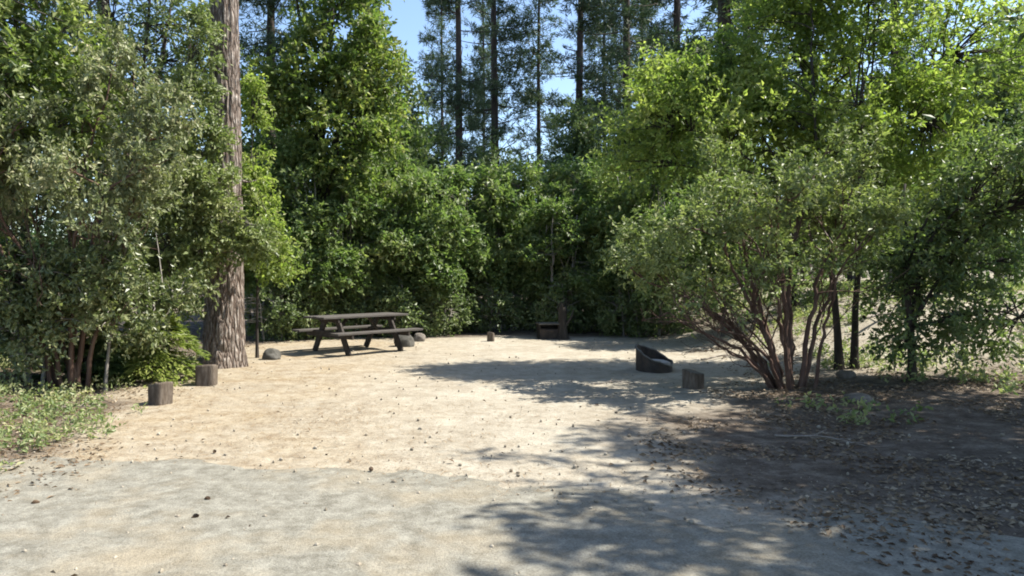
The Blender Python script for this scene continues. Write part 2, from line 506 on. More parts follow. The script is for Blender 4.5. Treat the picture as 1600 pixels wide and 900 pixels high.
def sprays(rng, C, out, n_twig, tlen, n_leaf, L, asp, up=0.7, droop=0.05, spread=1.0):
    """leaf sprays: n_twig twigs round every clump, n_leaf leaves along each"""
    k = len(C)
    c = np.repeat(C, n_twig, 0); o = np.repeat(out, n_twig, 0)
    td = nrm(o * 0.75 + rng.normal(size=(k * n_twig, 3)) * 0.75 * spread + UP * 0.12)
    tl = tlen * rng.uniform(0.5, 1.3, (k * n_twig, 1))
    st = c + rng.normal(size=c.shape) * tlen * 0.22
    t = np.tile(np.linspace(0.12, 1.0, n_leaf), k * n_twig)[:, None]
    t = t + rng.uniform(-.06, .06, t.shape)
    st, td, tl = (np.repeat(x, n_leaf, 0) for x in (st, td, tl))
    P = st + td * tl * t
    P[:, 2] -= (droop * t[:, 0] ** 2)
    D = nrm(td * 0.6 + rng.normal(size=P.shape) * 0.6 - UP * 0.15)
    oo = np.repeat(o, n_leaf, 0)
    Nn = nrm(UP * up * .75 + oo * .55 + rng.normal(size=P.shape) * 0.6)
    l = L * rng.uniform(0.6, 1.35, len(P))
    return leaf_quads(P + rng.normal(size=P.shape) * L * 0.2, D, Nn, l, l * asp)

def to_rand(rng, n): return nrm(rng.normal(size=(n, 3)))

def clump_points(rng, lobes, n, shell=0.45):
    """points in a union of ellipsoid lobes, denser towards the outside, with gaps"""
    w = np.array([l[3] * l[4] * l[5] for l in lobes]) ** 0.55
    w /= w.sum()
    res, outs = [], []
    while len(res) < n:
        li = rng.choice(len(lobes), p=w)
        cx, cy, cz, a, b, c = lobes[li]
        dd = nrm(rng.normal(size=3)[None])[0]
        r = shell + (1 - shell) * rng.random() ** 0.7
        p = np.array([cx, cy, cz]) + dd * r * np.array([a, b, c]) * (1 + 0.18 * rng.normal())
        if vnoise((p * 1.1)[None], 40 + li)[0] < -0.16: continue
        res.append(p)
        outs.append(nrm((dd / np.array([a, b, c]))[None])[0])
    return np.array(res), np.array(outs)

def skeleton(acc, rng, lobes, C, trunk_r, top, n_limb, base_xy=(0, 0), lean=(0, 0), low=0.3, twig=True, stems=None):
    ctr = np.array([l[:3] for l in lobes]).mean(0)
    stems = stems or [((0, 0), lean, trunk_r)]
    limbs = []
    for (bx, by), ln, tr in stems:
        n = 14
        t = np.linspace(0, 1, n)
        path = np.stack([bx + ln[0] * t ** 1.3 + 0.07 * top * 0.35 * np.cumsum(rng.normal(size=n)) / 3.0 * t,
                         by + ln[1] * t ** 1.3 + 0.07 * top * 0.35 * np.cumsum(rng.normal(size=n)) / 3.0 * t,
                         -0.15 + (top + 0.15) * t], -1)
        rad = tr * (1 - 0.75 * t) * (1 + 0.6 * np.exp(-t * 18))
        acc.tube(path, rad, 8)
        limbs.append(path)
        for k in range(max(1, n_limb // len(stems))):
            e = C[rng.integers(len(C))]
            s = rng.uniform(low, 0.9)
            i = s * (n - 1)
            p0 = path[int(i)]
            e2 = p0 + (e - p0) * rng.uniform(0.7, 0.95)
            m = p0 * 0.5 + e2 * 0.5 + UP * np.linalg.norm(e2 - p0) * 0.14 + rng.normal(size=3) * 0.1
            lp = bez(p0, m, e2, 9) + rng.normal(size=(9, 3)) * 0.02
            r0 = tr * (1 - 0.75 * s) * 0.6
            acc.tube(lp, np.linspace(r0, 0.012, 9), 6)
            limbs.append(lp)
    if twig:
        LP = np.concatenate([l[3:] for l in limbs])
        for c in C:
            k = np.argmin(np.linalg.norm(LP - c, axis=1) + rng.random(len(LP)) * 0.2)
            p0 = LP[k]
            m = (p0 + c) / 2 + rng.normal(size=3) * 0.08 + UP * 0.05
            acc.tube(bez(p0, m, c, 4), np.linspace(0.012, 0.004, 4) * (1 + trunk_r * 4), 3, False)

def broadleaf(name, loc, label, cat, seed, lobes, top, trunk_r, n_clump, n_twig, n_leaf, tlen, L, asp, leaf, bark='oak_bark',
              n_limb=10, lean=(0, 0), up=0.7, group=None, stems=None, low=0.3, shell=.45, droop=.05, rz=0.0, spread=1.0):
    rng = np.random.default_rng(seed)
    C, O = clump_points(rng, lobes, n_clump, shell)
    root = thing(name, loc, label, cat, group, rz)
    acc = Acc()
    skeleton(acc, rng, lobes, C, trunk_r, top, n_limb, lean=lean, stems=stems, low=low)
    link('trunk', acc.mesh('trunk', M[bark], True), root)
    link('crown', leaves_mesh('crown', sprays(rng, C, O, n_twig, tlen, n_leaf, L, asp, up, droop, spread), M[leaf]), root)
    return root

def pine(name, loc, label, seed, h, r, crown_from, reach, n_whorl, bark='far_pine_bark', group=None, tuft_len=0.24, blades=12, needle=0.03, dens=1.0, dead=6):
    rng = np.random.default_rng(seed)
    root = thing(name, loc, label, 'pine tree', group)
    acc = Acc()
    t = np.linspace(0, 1, 24)
    path = np.stack([0.12 * np.sin(t * 5 + seed) * t, 0.1 * np.cos(t * 4 + seed) * t, -0.2 + (h + .2) * t], -1)
    acc.tube(path, r * (1 - 0.86 * t) * (1 + 0.35 * np.exp(-t * 40)), 12)
    tips, dirs = [], []
    for k in range(n_whorl):
        f = k / (n_whorl - 1)
        z = crown_from + (h - crown_from) * f
        Lb = reach * (1 - 0.8 * f) * (0.55 + 0.45 * math.sin(min(1, f * 4) * math.pi / 2))
        for b in range(rng.integers(2, 5)):
            az = rng.uniform(0, 2 * math.pi)
            l = Lb * rng.uniform(0.5, 1.15)
            d0 = np.array([math.cos(az), math.sin(az), 0])
            zz = z + rng.uniform(-.25, .25)
            p0 = np.array([np.interp(zz, path[:, 2], path[:, 0]), np.interp(zz, path[:, 2], path[:, 1]), zz])
            e = p0 + d0 * l + UP * l * rng.uniform(-0.15, 0.3)
            lp = bez(p0, (p0 + e) / 2 - UP * l * 0.1, e, 7)
            acc.tube(lp, np.linspace(max(.018, r * 0.16 * (1 - .6 * f)), 0.01, 7), 4)
            if vnoise(np.array([[math.cos(az) * 1.2 + seed, math.sin(az) * 1.2, z * .45]]), 9)[0] < -.25: continue
            for g in range(rng.integers(2, 5)):
                q = rng.uniform(0.4, 1.0)
                pp = lp[int(q * 6)]
                cc = pp + np.array([-d0[1], d0[0], 0]) * rng.uniform(-1, 1) * .4 * l * (1.2 - q) + UP * rng.uniform(0, .25)
                acc.tube([pp, (pp + cc) / 2 + UP * .03, cc], [.014, .011, .007], 3, False)
                for s in range(int((5 + 3 * l) * dens)):
                    off = rng.normal(size=3) * np.array([.3, .3, .16])
                    tips.append(cc + off); dirs.append(nrm((off + UP * .12 + d0 * .1)[None])[0])
    for k in range(dead):
        z = rng.uniform(crown_from * 0.35, crown_from); az = rng.uniform(0, 6.28); l = rng.uniform(.3, 1.2)
        d0 = np.array([math.cos(az), math.sin(az), rng.uniform(-.3, .1)])
        p0 = np.array([0, 0, z])
        acc.tube([p0, p0 + d0 * l * .5, p0 + d0 * l + UP * .05], [.022, .015, .006], 4)
    link('trunk', acc.mesh('trunk', M[bark], True), root)
    T, Dn = np.array(tips), np.array(dirs)
    Pn = np.repeat(T, blades, 0) + rng.normal(size=(len(T) * blades, 3)) * 0.03
    D = nrm(np.repeat(Dn, blades, 0) * 0.55 + rng.normal(size=Pn.shape) * 0.7)
    l = tuft_len * rng.uniform(.7, 1.3, len(Pn))
    V = leaf_quads(Pn, D, to_rand(rng, len(Pn)), l, needle * rng.uniform(.7, 1.3, len(Pn)), 0.0)
    link('crown', leaves_mesh('crown', V, M['leaf_pine']), root)
    return root

def conifer(name, loc, label, seed, h, r, low, reach, n_br, leaf='leaf_fir', bark='dark_bark', group=None, droop=.35, blade=(.13, .035), per=34, cat='young conifer'):
    """fir or cedar with flat feathery boughs"""
    rng = np.random.default_rng(seed)
    root = thing(name, loc, label, cat, group)
    acc = Acc()
    t = np.linspace(0, 1, 14)
    path = np.stack([0.04 * h * 0.2 * np.sin(t * 6 + seed), 0.02 * np.cos(t * 5), -0.1 + (h + .1) * t], -1)
    acc.tube(path, r * (1 - .9 * t), 8)
    Vs = []
    for k in range(n_br):
        f = rng.random() ** 0.9
        z = low + (h - low) * f
        l = reach * (1 - f) ** 0.8 * rng.uniform(.6, 1.15) + 0.06 * reach
        az = rng.uniform(0, 2 * math.pi)
        d0 = np.array([math.cos(az), math.sin(az), 0]); s0 = np.array([-d0[1], d0[0], 0])
        p0 = np.array([np.interp(z, path[:, 2], path[:, 0]), 0, z])
        lp = bez(p0, p0 + d0 * l * .55 + UP * l * 0.12, p0 + d0 * l - UP * l * droop, 8)
        acc.tube(lp, np.linspace(.004 + r * .2 * (1 - f), .003, 8), 3, False)
        n = int(per * (0.4 + l / reach))
        q = rng.uniform(0.12, 1, n)
        idx = q * 7; i0 = np.minimum(idx.astype(int), 6)
        pp = lp[i0] + (lp[i0 + 1] - lp[i0]) * (idx - i0)[:, None]
        sg = rng.choice([-1, 1], n)
        w = l * 0.38 * (1.1 - q) + 0.05
        for sub in range(3):
            ff = rng.uniform(0, 1, n)
            base = pp + (s0 * (sg * w * ff)[:, None] + d0 * (w * ff * .7)[:, None]) - UP * (w * ff * .25)[:, None]
            D = nrm(s0 * sg[:, None] * rng.uniform(.2, 1, (n, 1)) + d0 * .9 - UP * .2 + rng.normal(size=(n, 3)) * .22)
            Vs.append(leaf_quads(base, D, nrm(UP + rng.normal(size=(n, 3)) * .35), blade[0] * rng.uniform(.6, 1.3, n), blade[1], 0.05))
    link('trunk', acc.mesh('trunk', M[bark], True), root)
    link('crown', leaves_mesh('crown', np.concatenate(Vs), M[leaf]), root)
    return root

def manzanita(name, loc, label, seed, stems, leaf, n_leaf, L, asp, bark='red_bark', cat='shrub', depth=3, group=None, tl=.3, up=.1, leafy_from=0.0, twn=4, hollow=False):
    """many-stemmed shrub: stems fan from the base, fork and carry leaf sprays at their ends.
    stems: (base dx, dy, end x, y, z, radius)"""
    rng = np.random.default_rng(seed)
    root = thing(name, loc, label, cat, group)
    tips, outs = [], []
    for (bx, by, ex, ey, ez, r) in stems:
        acc = Acc()
        def grow(p0, d, l, rad, lev):
            n = 8
            pts = [p0]; dd = d.copy()
            for i in range(n):
                dd = nrm((dd + rng.normal(size=3) * 0.13 + UP * 0.03)[None])[0]
                pts.append(pts[-1] + dd * l / n)
            pts = np.array(pts)
            acc.tube(pts, np.linspace(rad, rad * .5, n + 1), 7 if lev == 0 else 5 if lev == 1 else 3, lev < 2)
            if lev >= depth - 1:
                tips.extend(pts[[4, 6, 8]]); outs.extend([dd, dd, dd])
                return
            for k in range(rng.integers(3, 5) if lev else rng.integers(4, 6)):
                i = n if k == 0 else rng.integers(3, n)
                nd = nrm((dd * .9 + rng.normal(size=3) * .5 + UP * .12)[None])[0]
                grow(pts[i], nd, l * rng.uniform(.4, .62), rad * (.55 if k else .6), lev + 1)
        p0 = np.array([bx, by, -.08]); e = np.array([ex, ey, ez])
        l = np.linalg.norm(e - p0)
        # first part bends from upright to the stem's own direction
        mid = p0 + (e - p0) * .42 + UP * l * .10
        pts = bez(p0, p0 * .6 + mid * .4 + UP * l * .12, mid, 9) + rng.normal(size=(9, 3)) * .018
        acc.tube(pts, np.linspace(r * 1.25, r * .8, 9), 9, False)
        dd = nrm((e - mid)[None])[0]
        grow(pts[-1], dd, l * .42, r * .8, 0)
        for s in (4, 6, 7):
            grow(pts[s], nrm((dd + rng.normal(size=3) * .5)[None])[0], l * .3, r * .35, 1)
        link('stem', acc.mesh('stem', M[bark], True), root)
    T, O = np.array(tips), np.array(outs)
    keep = T[:, 2] > leafy_from + rng.normal(size=len(T)) * .15
    if hollow: keep &= rng.random(len(T)) < .12 + .88 * sstep(.35, 1.5, np.hypot(T[:, 0], T[:, 1]) * .8 + .75 * np.maximum(T[:, 2] - 2.1, 0))
    T, O = T[keep], O[keep]
    nl = max(3, int(round(n_leaf / (len(T) * twn))))
    link('crown', leaves_mesh('crown', sprays(rng, T, O, twn, tl, nl, L, asp, up, .0, 1.0), M[leaf]), root)
    return root

def base_at(px, Y, x=None):
    X = gx(px, Y) if x is None else x
    return np.array([X, Y, h1(X, Y)])

def lobe(b, px, py, Y, rpx, rpy, ry):
    """ellipsoid lobe in the tree's own frame, from its place in the photo and its distance"""
    s = Y / FPX
    return (gx(px, Y) - b[0], Y - b[1], gz(py, Y) - b[2], rpx * s, ry, rpy * s)

# ------------------------------------------------------------------ the big pine at the edge of the clearing
def big_pine():
    b = gp(350, 572)
    root = thing('ponderosa_pine', b, 'big straight pine trunk with rough sunlit bark at the left edge of the clearing', 'pine tree')
    rng = np.random.default_rng(3)
    nseg, h = 96, 19.0
    zz = np.concatenate([np.arange(-.3, 8.0, .045), np.linspace(8, h, 60)])
    rad = np.interp(zz, [-.3, 0, .25, .8, 2, 5, 8, h], [.46, .40, .36, .33, .295, .25, .225, .05])
    th = np.linspace(0, 2 * math.pi, nseg, endpoint=False)
    ZZ, TH = np.meshgrid(zz, th, indexing='ij')
    R = np.repeat(rad[:, None], nseg, 1)
    p = np.stack([np.cos(TH) * 4.2, np.sin(TH) * 4.2, ZZ * 1.5], -1).reshape(-1, 3)
    warp = vnoise(p * .8, 8) * .5
    p2 = p + np.stack([warp, -warp, warp * .3], -1)
    n1 = np.abs(vnoise(p2 * 1.0, 11)); n2 = np.abs(vnoise(p2 * np.array([2.1, 2.1, 2.6]), 12))
    fur = np.minimum(1, n1 * 3.6) * .7 + np.minimum(1, n2 * 3) * .3
    disp = (fur - .7) * .045 + .008 * fbm(p * 3, 2, 4)
    lob = .035 * np.cos(TH * 5 + 1) * np.exp(-np.maximum(ZZ, 0) * 2.2)
    R = R + disp.reshape(R.shape) * np.clip(R / .3, .3, 1) + lob
    cx = -.0 + .02 * np.sin(ZZ * .5)
    v = np.stack([cx + R * np.cos(TH), R * np.sin(TH), ZZ], -1).reshape(-1, 3)
    i = np.arange(len(zz) - 1)[:, None] * nseg; j = np.arange(nseg)[None, :]; k = (j + 1) % nseg
    q = np.stack([i + j, i + k, i + nseg + k, i + nseg + j], -1).reshape(-1, 4)
    acc = Acc()
    acc.add(v, q)
    tips, dirs = [], []
    for kk in range(44):
        z = rng.uniform(9.5, 18.5); az = rng.uniform(0, 6.283); l = (19.5 - z) * .22 + .6
        d0 = np.array([math.cos(az), math.sin(az), 0])
        lp = bez([0, 0, z], d0 * l * .5 + [0, 0, z - .1], d0 * l + [0, 0, z + .3], 7)
        acc.tube(lp, np.linspace(.05, .012, 7), 5)
        for s in range(16):
            q_ = rng.uniform(.4, 1); pp = lp[int(q_ * 6)]
            off = rng.normal(size=3) * .28
            tips.append(pp + off); dirs.append(nrm((off + UP * .1)[None])[0])
    # two dead stubs low on the trunk
    for z, az, l in ((2.35, 3.3, .5), (3.3, .4, .35), (4.4, 2.8, .6)):
        d0 = np.array([math.cos(az), math.sin(az), -.15])
        st = Acc(); st.tube([d0 * .2 + [0, 0, z], d0 * (.2 + l * .6) + [0, 0, z], d0 * (.2 + l) + [0, 0, z + .06]], [.03, .02, .008], 6)
        link('dead_stub', st.mesh('dead_stub', M['pine_bark']), root)
    link('trunk', acc.mesh('trunk', M['pine_bark'], True), root)
    T, Dn = np.array(tips), np.array(dirs); bl = 12
    P = np.repeat(T, bl, 0)
    D = nrm(np.repeat(Dn, bl, 0) * .5 + rng.normal(size=P.shape) * .7)
    link('crown', leaves_mesh('crown', leaf_quads(P, D, to_rand(rng, len(P)), .22, .02, 0), M['leaf_pine']), root)
big_pine()

# ------------------------------------------------------------------ trees and shrubs on the left
b = base_at(-70, 9.9)
broadleaf('oak_tree', b, 'bright glossy-leaved oak filling the upper left corner above the manzanita', 'tree', 11,
          [lobe(b, 20, 60, 9.9, 140, 150, 1.3), lobe(b, 70, 165, 9.6, 80, 90, .9), lobe(b, -60, 130, 9.6, 130, 170, 1.3), lobe(b, 60, -120, 10, 160, 120, 1.3),
           lobe(b, -120, 420, 9.9, 80, 120, 1.0)],
          4.6, .11, 420, 6, 11, .34, .1, .5, 'leaf_oak', n_limb=12, up=.5)

b = base_at(105, 9.7)
mz = manzanita('manzanita_shrub', b, 'grey-green manzanita with red-brown stems under the bright oak at the left', 21,
          [(-.1, 0, -1.5, -.2, 2.4, 0.0310), (.0, .1, -.7, -.4, 3.1, 0.0341), (.1, 0, .1, -.3, 3.3, 0.0310), (.15, 0, .75, -.2, 3.1, 0.0310),
           (-.15, .1, -1.9, .1, 1.9, 0.0248), (.1, -.1, .5, -.7, 2.6, 0.0279), (0, -.1, -.4, -.9, 2.5, 0.0279), (.2, .1, 1.15, .1, 2.5, 0.0279), (-.1, -.1, -1.2, -.8, 2.7, 0.0279)],
          'leaf_manz_brown', 30000, .066, .5, depth=3, tl=.24, up=.2, leafy_from=1.9, twn=4)
mz.scale = (1.0, 1.0, 1.22)

b = base_at(60, 9.7)
broadleaf('glossy_shrub', b, 'dense shrub with shiny leaves and pale crooked stems below the left manzanita', 'shrub', 31,
          [lobe(b, 50, 440, 9.4, 90, 60, .7), lobe(b, 160, 430, 9.7, 80, 60, .7), lobe(b, 250, 420, 10.4, 75, 65, .7), lobe(b, -60, 450, 9.4, 90, 70, .8),
           lobe(b, 110, 490, 9.5, 110, 55, .6), lobe(b, 220, 490, 10.1, 80, 50, .5), lobe(b, 10, 510, 9.2, 80, 60, .5)],
          1.5, .05, 420, 6, 10, .24, .072, .55, 'leaf_shrub', 'pale_bark', n_limb=12, up=.4,
          stems=[((-.1, 0), (-.35, 0), .035), ((.1, -.1), (.3, -.1), .03), ((.8, .2), (.2, .1), .028), ((-.7, .1), (-.3, 0), .03)], low=.35)

b = base_at(240, 11.0)
conifer('young_fir', b, 'small bright green fir with feathery low boughs left of the big pine trunk', 41, 1.25, .03, .12, .95, 80, per=46, blade=(.11, .034))
b = base_at(125, 10.3)
conifer('young_fir', b, 'little dark fir under the glossy shrub between the manzanita and the bright fir', 42, 1.2, .025, .1, .7, 45, 'leaf_dark', per=40)

b = base_at(215, 13.6)
broadleaf('live_oak', b, 'tall dark-leaved live oak rising between the manzanita and the big pine trunk', 'tree', 51,
          [lobe(b, 235, 60, 13.6, 85, 130, 1.0), lobe(b, 290, 130, 13.3, 60, 130, .7), lobe(b, 200, 230, 13.4, 90, 110, .9), lobe(b, 275, 310, 13.0, 75, 95, .7),
           lobe(b, 230, -110, 13.7, 110, 110, 1.1), lobe(b, 300, 420, 13.4, 50, 60, .6)],
          6.3, .12, 430, 6, 9, .34, .09, .45, 'leaf_live', 'dark_bark', n_limb=14, up=.5)
b = base_at(262, 11.7)
broadleaf('tall_shrub', b, 'olive leafy sapling leaning across the middle of the big pine trunk', 'shrub', 52,
          [lobe(b, 290, 300, 11.6, 60, 60, .5), lobe(b, 345, 292, 11.5, 42, 40, .3), lobe(b, 240, 240, 11.8, 60, 70, .5), lobe(b, 255, 380, 11.7, 60, 60, .5), lobe(b, 312, 205, 11.6, 32, 50, .35),
           lobe(b, 318, 385, 11.6, 34, 40, .3), lobe(b, 350, 350, 11.6, 30, 22, .25), lobe(b, 305, 130, 11.7, 36, 50, .35), lobe(b, 318, 60, 11.8, 28, 60, .35), lobe(b, 395, 375, 11.9, 36, 28, .3)],
          4.4, .035, 420, 6, 9, .22, .085, .5, 'leaf_manz', 'oak_bark', n_limb=12, up=.35)
b = base_at(402, 14.0)
broadleaf('sapling', b, 'slim bright yellow-green sapling just right of the big pine trunk', 'sapling', 61,
          [lobe(b, 396, 230, 14.0, 20, 60, .3), lobe(b, 398, 310, 14.0, 28, 50, .35), lobe(b, 410, 375, 13.8, 46, 28, .4), lobe(b, 402, 160, 14.0, 16, 40, .25), lobe(b, 425, 410, 13.8, 36, 18, .4)],
          4.6, .03, 150, 6, 9, .24, .09, .5, 'leaf_maple', 'dark_bark', n_limb=10, up=.6)
b = base_at(160, 14.8)
pine('pine_tree', b, 'pine standing behind the bright oak in the upper left corner', 63, 15, .2, 3.0, 2.0, 26, blades=12, needle=.022, dens=1.0)
b = base_at(40, 15.5)
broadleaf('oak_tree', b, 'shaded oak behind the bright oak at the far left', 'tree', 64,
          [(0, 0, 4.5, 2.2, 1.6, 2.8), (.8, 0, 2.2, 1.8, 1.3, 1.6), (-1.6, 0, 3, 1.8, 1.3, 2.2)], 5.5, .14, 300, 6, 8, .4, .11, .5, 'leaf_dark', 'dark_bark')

# ------------------------------------------------------------------ black oak behind the table, and the understory
b = base_at(492, 19.0)
broadleaf('black_oak', b, 'tall yellow-green black oak rising behind the picnic table', 'tree', 71,
          [lobe(b, 540, 60, 19.0, 75, 120, 1.3), lobe(b, 575, 130, 18.6, 48, 110, .8), lobe(b, 490, 130, 19.0, 70, 110, 1.2), lobe(b, 545, 230, 18.5, 75, 70, 1.0),
           lobe(b, 500, -110, 19.2, 110, 110, 1.6), lobe(b, 430, 150, 18.7, 40, 60, .8)],
          8.6, .16, 520, 6, 9, .46, .145, .55, 'leaf_black_oak', 'dark_bark', n_limb=16, up=.5)
b = base_at(425, 20.5)
pine('pine_tree', b, 'pine with brown dead twigs between the big trunk and the black oak', 72, 16, .22, 4.2, 2.0, 24, blades=12, needle=.03, dens=.9)

under = broadleaf('understory_tree', base_at(455, 18.3), 'leafy thin-stemmed tree right behind the left end of the picnic table', 'tree', 81,
          [(0, 0, 4.2, .8, .7, .3), (-.7, -.2, 3.5, .9, .8, .28), (.7, .1, 3.1, 1.0, .8, .3), (-.3, -.3, 2.5, 1.2, .9, .3), (.9, -.3, 2.1, .9, .8, .28), (-1.1, 0, 1.8, .9, .8, .3), (.2, -.5, 1.4, 1.2, .6, .28), (.1, 0, 4.8, .4, .4, .3)],
          4.5, .05, 330, 6, 9, .32, .135, .5, 'leaf_under', 'pale_bark', n_limb=18, up=.9, group='understory trees behind the clearing',
          stems=[((-.35, 0), (-.3, 0), .04), ((.1, .1), (.1, .1), .045), ((.45, -.1), (.4, -.1), .035), ((-.1, -.2), (-.5, -.2), .03)], low=.3)
under2 = broadleaf('understory_tree', base_at(640, 19.6), 'broad leafy tree over the dark thicket right of the picnic table', 'tree', 82,
          [(.2, 0, 3.9, 1.1, .9, .35), (-1.0, -.2, 3.2, 1.0, .9, .3), (1.1, -.1, 2.9, 1.1, .9, .32), (-.3, -.3, 2.4, 1.3, 1.0, .3), (1.3, -.2, 1.9, .9, .8, .3), (-1.4, 0, 2.1, .8, .8, .3), (0, -.4, 1.5, 1.4, .6, .3)],
          3.7, .06, 350, 6, 9, .36, .145, .5, 'leaf_under', 'oak_bark', n_limb=18, up=.9, group='understory trees behind the clearing',
          stems=[((-.25, 0), (-.4, 0), .045), ((.2, .1), (.3, .1), .05), ((.5, -.1), (.7, -.1), .035)], low=.3)
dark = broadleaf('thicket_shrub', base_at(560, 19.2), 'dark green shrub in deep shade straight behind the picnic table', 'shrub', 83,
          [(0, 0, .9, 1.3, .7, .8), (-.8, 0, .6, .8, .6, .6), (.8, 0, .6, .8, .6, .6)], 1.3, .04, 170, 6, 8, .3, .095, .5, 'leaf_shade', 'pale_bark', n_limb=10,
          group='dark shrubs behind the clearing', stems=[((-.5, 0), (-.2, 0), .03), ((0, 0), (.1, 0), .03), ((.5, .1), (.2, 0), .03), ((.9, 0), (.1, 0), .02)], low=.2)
GU = 'understory trees behind the clearing'
for src, px, Y, rz, sc, lab in (
        (under2, 400, 19.8, 2.1, (1.05, 1.05, 1.2), 'leafy tree behind the young cedar and the big pine trunk'),
        (under, 545, 19.4, 1.2, (1.08, 1.08, 1.0), 'thin-stemmed leafy tree behind the middle of the picnic table'),
        (under2, 590, 21.5, 5.6, (1.0, 1.0, 1.45), 'taller leafy tree at the right foot of the black oak'),
        (under, 715, 20.6, 4.0, (1.1, 1.1, .92), 'leafy tree under the foremost tall pine with the thick trunk'),
        (under2, 790, 21.4, 0.7, (1.02, 1.02, 1.12), 'broad leafy tree to the left of the fire grate box'),
        (under, 870, 20.2, 2.6, (.92, .92, .72), 'low leafy tree with yellow-green boughs directly above the steel box'),
        (under2, 900, 23.0, 1.6, (1.0, 1.0, 1.2), 'taller leafy tree behind the broken stump'),
        (under2, 960, 21.2, 3.6, (1.05, 1.05, 1.1), 'broad leafy tree between the steel box and the right manzanita'),
        (under, 1015, 19.0, 5.2, (1.0, 1.0, .95), 'leafy tree just beyond the slanted fire ring'),
        (under2, 1085, 20.5, 1.7, (1.12, 1.12, 1.3), 'leafy tree half hidden behind the left side of the right manzanita')):
    copy_thing(src, base_at(px, Y), rz, sc, lab, GU)
GD = 'dark shrubs behind the clearing'
for px, Y, rz, sc, lab in (
        (440, 17.6, .8, .95, 'dark shrub between the big pine trunk and the picnic table'),
        (505, 18.9, 3.3, 1.05, 'dark shrub behind the left end of the picnic table'),
        (620, 19.8, 1.9, 1.1, 'dark shrub behind the right end of the picnic table'),
        (680, 20.3, 5.0, 1.05, 'dark shrub at the back of the clearing, next right of the picnic table'),
        (745, 20.6, 2.4, .95, 'dark shrub at the back of the clearing above the small stake'),
        (810, 20.9, .2, 1.0, 'dark shrub at the back of the clearing, next left of the steel box'),
        (905, 20.4, 4.1, 1.05, 'dark shrub right behind the broken stump'),
        (965, 20.2, 1.2, 1.0, 'dark shrub between the broken stump and the fire ring'),
        (1030, 18.6, 3.0, 1.0, 'dark shrub straight behind the slanted fire ring')):
    copy_thing(dark, base_at(px, Y), rz, sc, lab, GD)

# taller trees standing in the second row
row = broadleaf('young_oak', base_at(655, 26.0), 'dark green young oak below the open patch of blue sky', 'tree', 91,
          [(0, 0, 4.6, 1.5, 1.3, 1.5), (-.9, 0, 3.3, 1.2, 1.0, 1.2), (1.0, 0, 3.5, 1.2, 1.0, 1.2), (.1, 0, 6.2, .8, .8, .9)], 6.0, .1, 260, 6, 8, .45, .15, .5, 'leaf_live', 'dark_bark', n_limb=12,
          group='second-row trees behind the clearing')
for px, Y, rz, sc, lab in (
        (455, 25.0, 1.0, 1.15, 'young oak showing between the big pine and the black oak'),
        (610, 24.5, 4.4, (1.0, 1.0, 1.25), 'young oak right of the black oak crown'),
        (770, 25.5, 2.2, (.82, .82, .86), 'young oak in front of the second thick pine trunk'),
        (905, 26.0, 3.1, (.9, .9, 1.1), 'young oak below the bushy pine right of the sky gap'),
        (985, 25.0, 5.5, 1.0, 'young oak behind the left edge of the bright right-hand oak'),
        (1080, 24.0, .4, 1.2, 'young oak hidden behind the bright right-hand oak')):
    copy_thing(row, base_at(px, Y), rz, sc, lab, 'second-row trees behind the clearing')

# ------------------------------------------------------------------ tall pines at the back
GP = 'tall pines behind the clearing'
pA = pine('pine_tree', base_at(716, 33), 'tall pine with the thick dark trunk just right of the open blue sky', 101, 25, .23, 5.5, 2.5, 36, group=GP, tuft_len=.3, blades=13, needle=.04, dens=.6)
pB = pine('pine_tree', base_at(773, 35), 'second thick dark pine trunk to the right of the blue sky gap', 102, 26, .25, 7.0, 2.5, 34, group=GP, tuft_len=.3, blades=13, needle=.04, dens=.6)
pC = pine('pine_tree', base_at(843, 38), 'slim pine with sparse crown against the sky in the middle', 103, 22, .16, 5.0, 2.3, 36, group=GP, tuft_len=.32, blades=12, needle=.042, dens=.6)
for src, px, Y, rz, sc, lab in (
        (pC, 691, 40, 1.1, (.8, .8, 1.0), 'thin pine immediately left of the foremost thick pine trunk'),
        (pC, 755, 44, 2.3, (.8, .8, 1.1), 'thin pine between the two thick dark trunks'),
        (pA, 905, 34, 2.0, (1.15, 1.15, .95), 'bushy full-crowned pine right of the slim sparse pine'),
        (pB, 980, 31, 4.0, (.95, .95, 1.0), 'thick pine trunk at the left edge of the bright right-hand oak'),
        (pC, 1004, 36, 5.0, (1.0, 1.0, 1.1), 'thin pine just right of the trunk that borders the bright oak'),
        (pC, 945, 42, .5, (.95, .95, 1.1), 'distant pine between the bushy pine and the bordering trunk'),
        (pB, 1056, 33, 1.4, (1.0, 1.0, 1.0), 'dark pine trunk peeping over the left part of the bright oak'),
        (pA, 1130, 24, .9, (1.35, 1.35, 1.0), 'stout dark pine trunk peeping over the middle of the bright oak'),
        (pC, 1166, 27, 3.9, (1.2, 1.2, 1.1), 'thin dark pine trunk beside the stout one above the bright oak'),
        (pA, 560, 40, 3.0, (1.0, 1.0, .9), 'pine behind the black oak crown'),
        (pC, 640, 60, 3.0, (1.0, 1.0, .62), 'small far pine low in the open sky gap'),
        (pA, 1260, 34, 3.3, (1.0, 1.0, 1.0), 'pine behind the right part of the bright oak'),
        (pB, 1400, 30, 5.1, (1.0, 1.0, 1.0), 'pine behind the right edge of the bright oak')):
    copy_thing(src, base_at(px, Y), rz, sc, lab, GP)

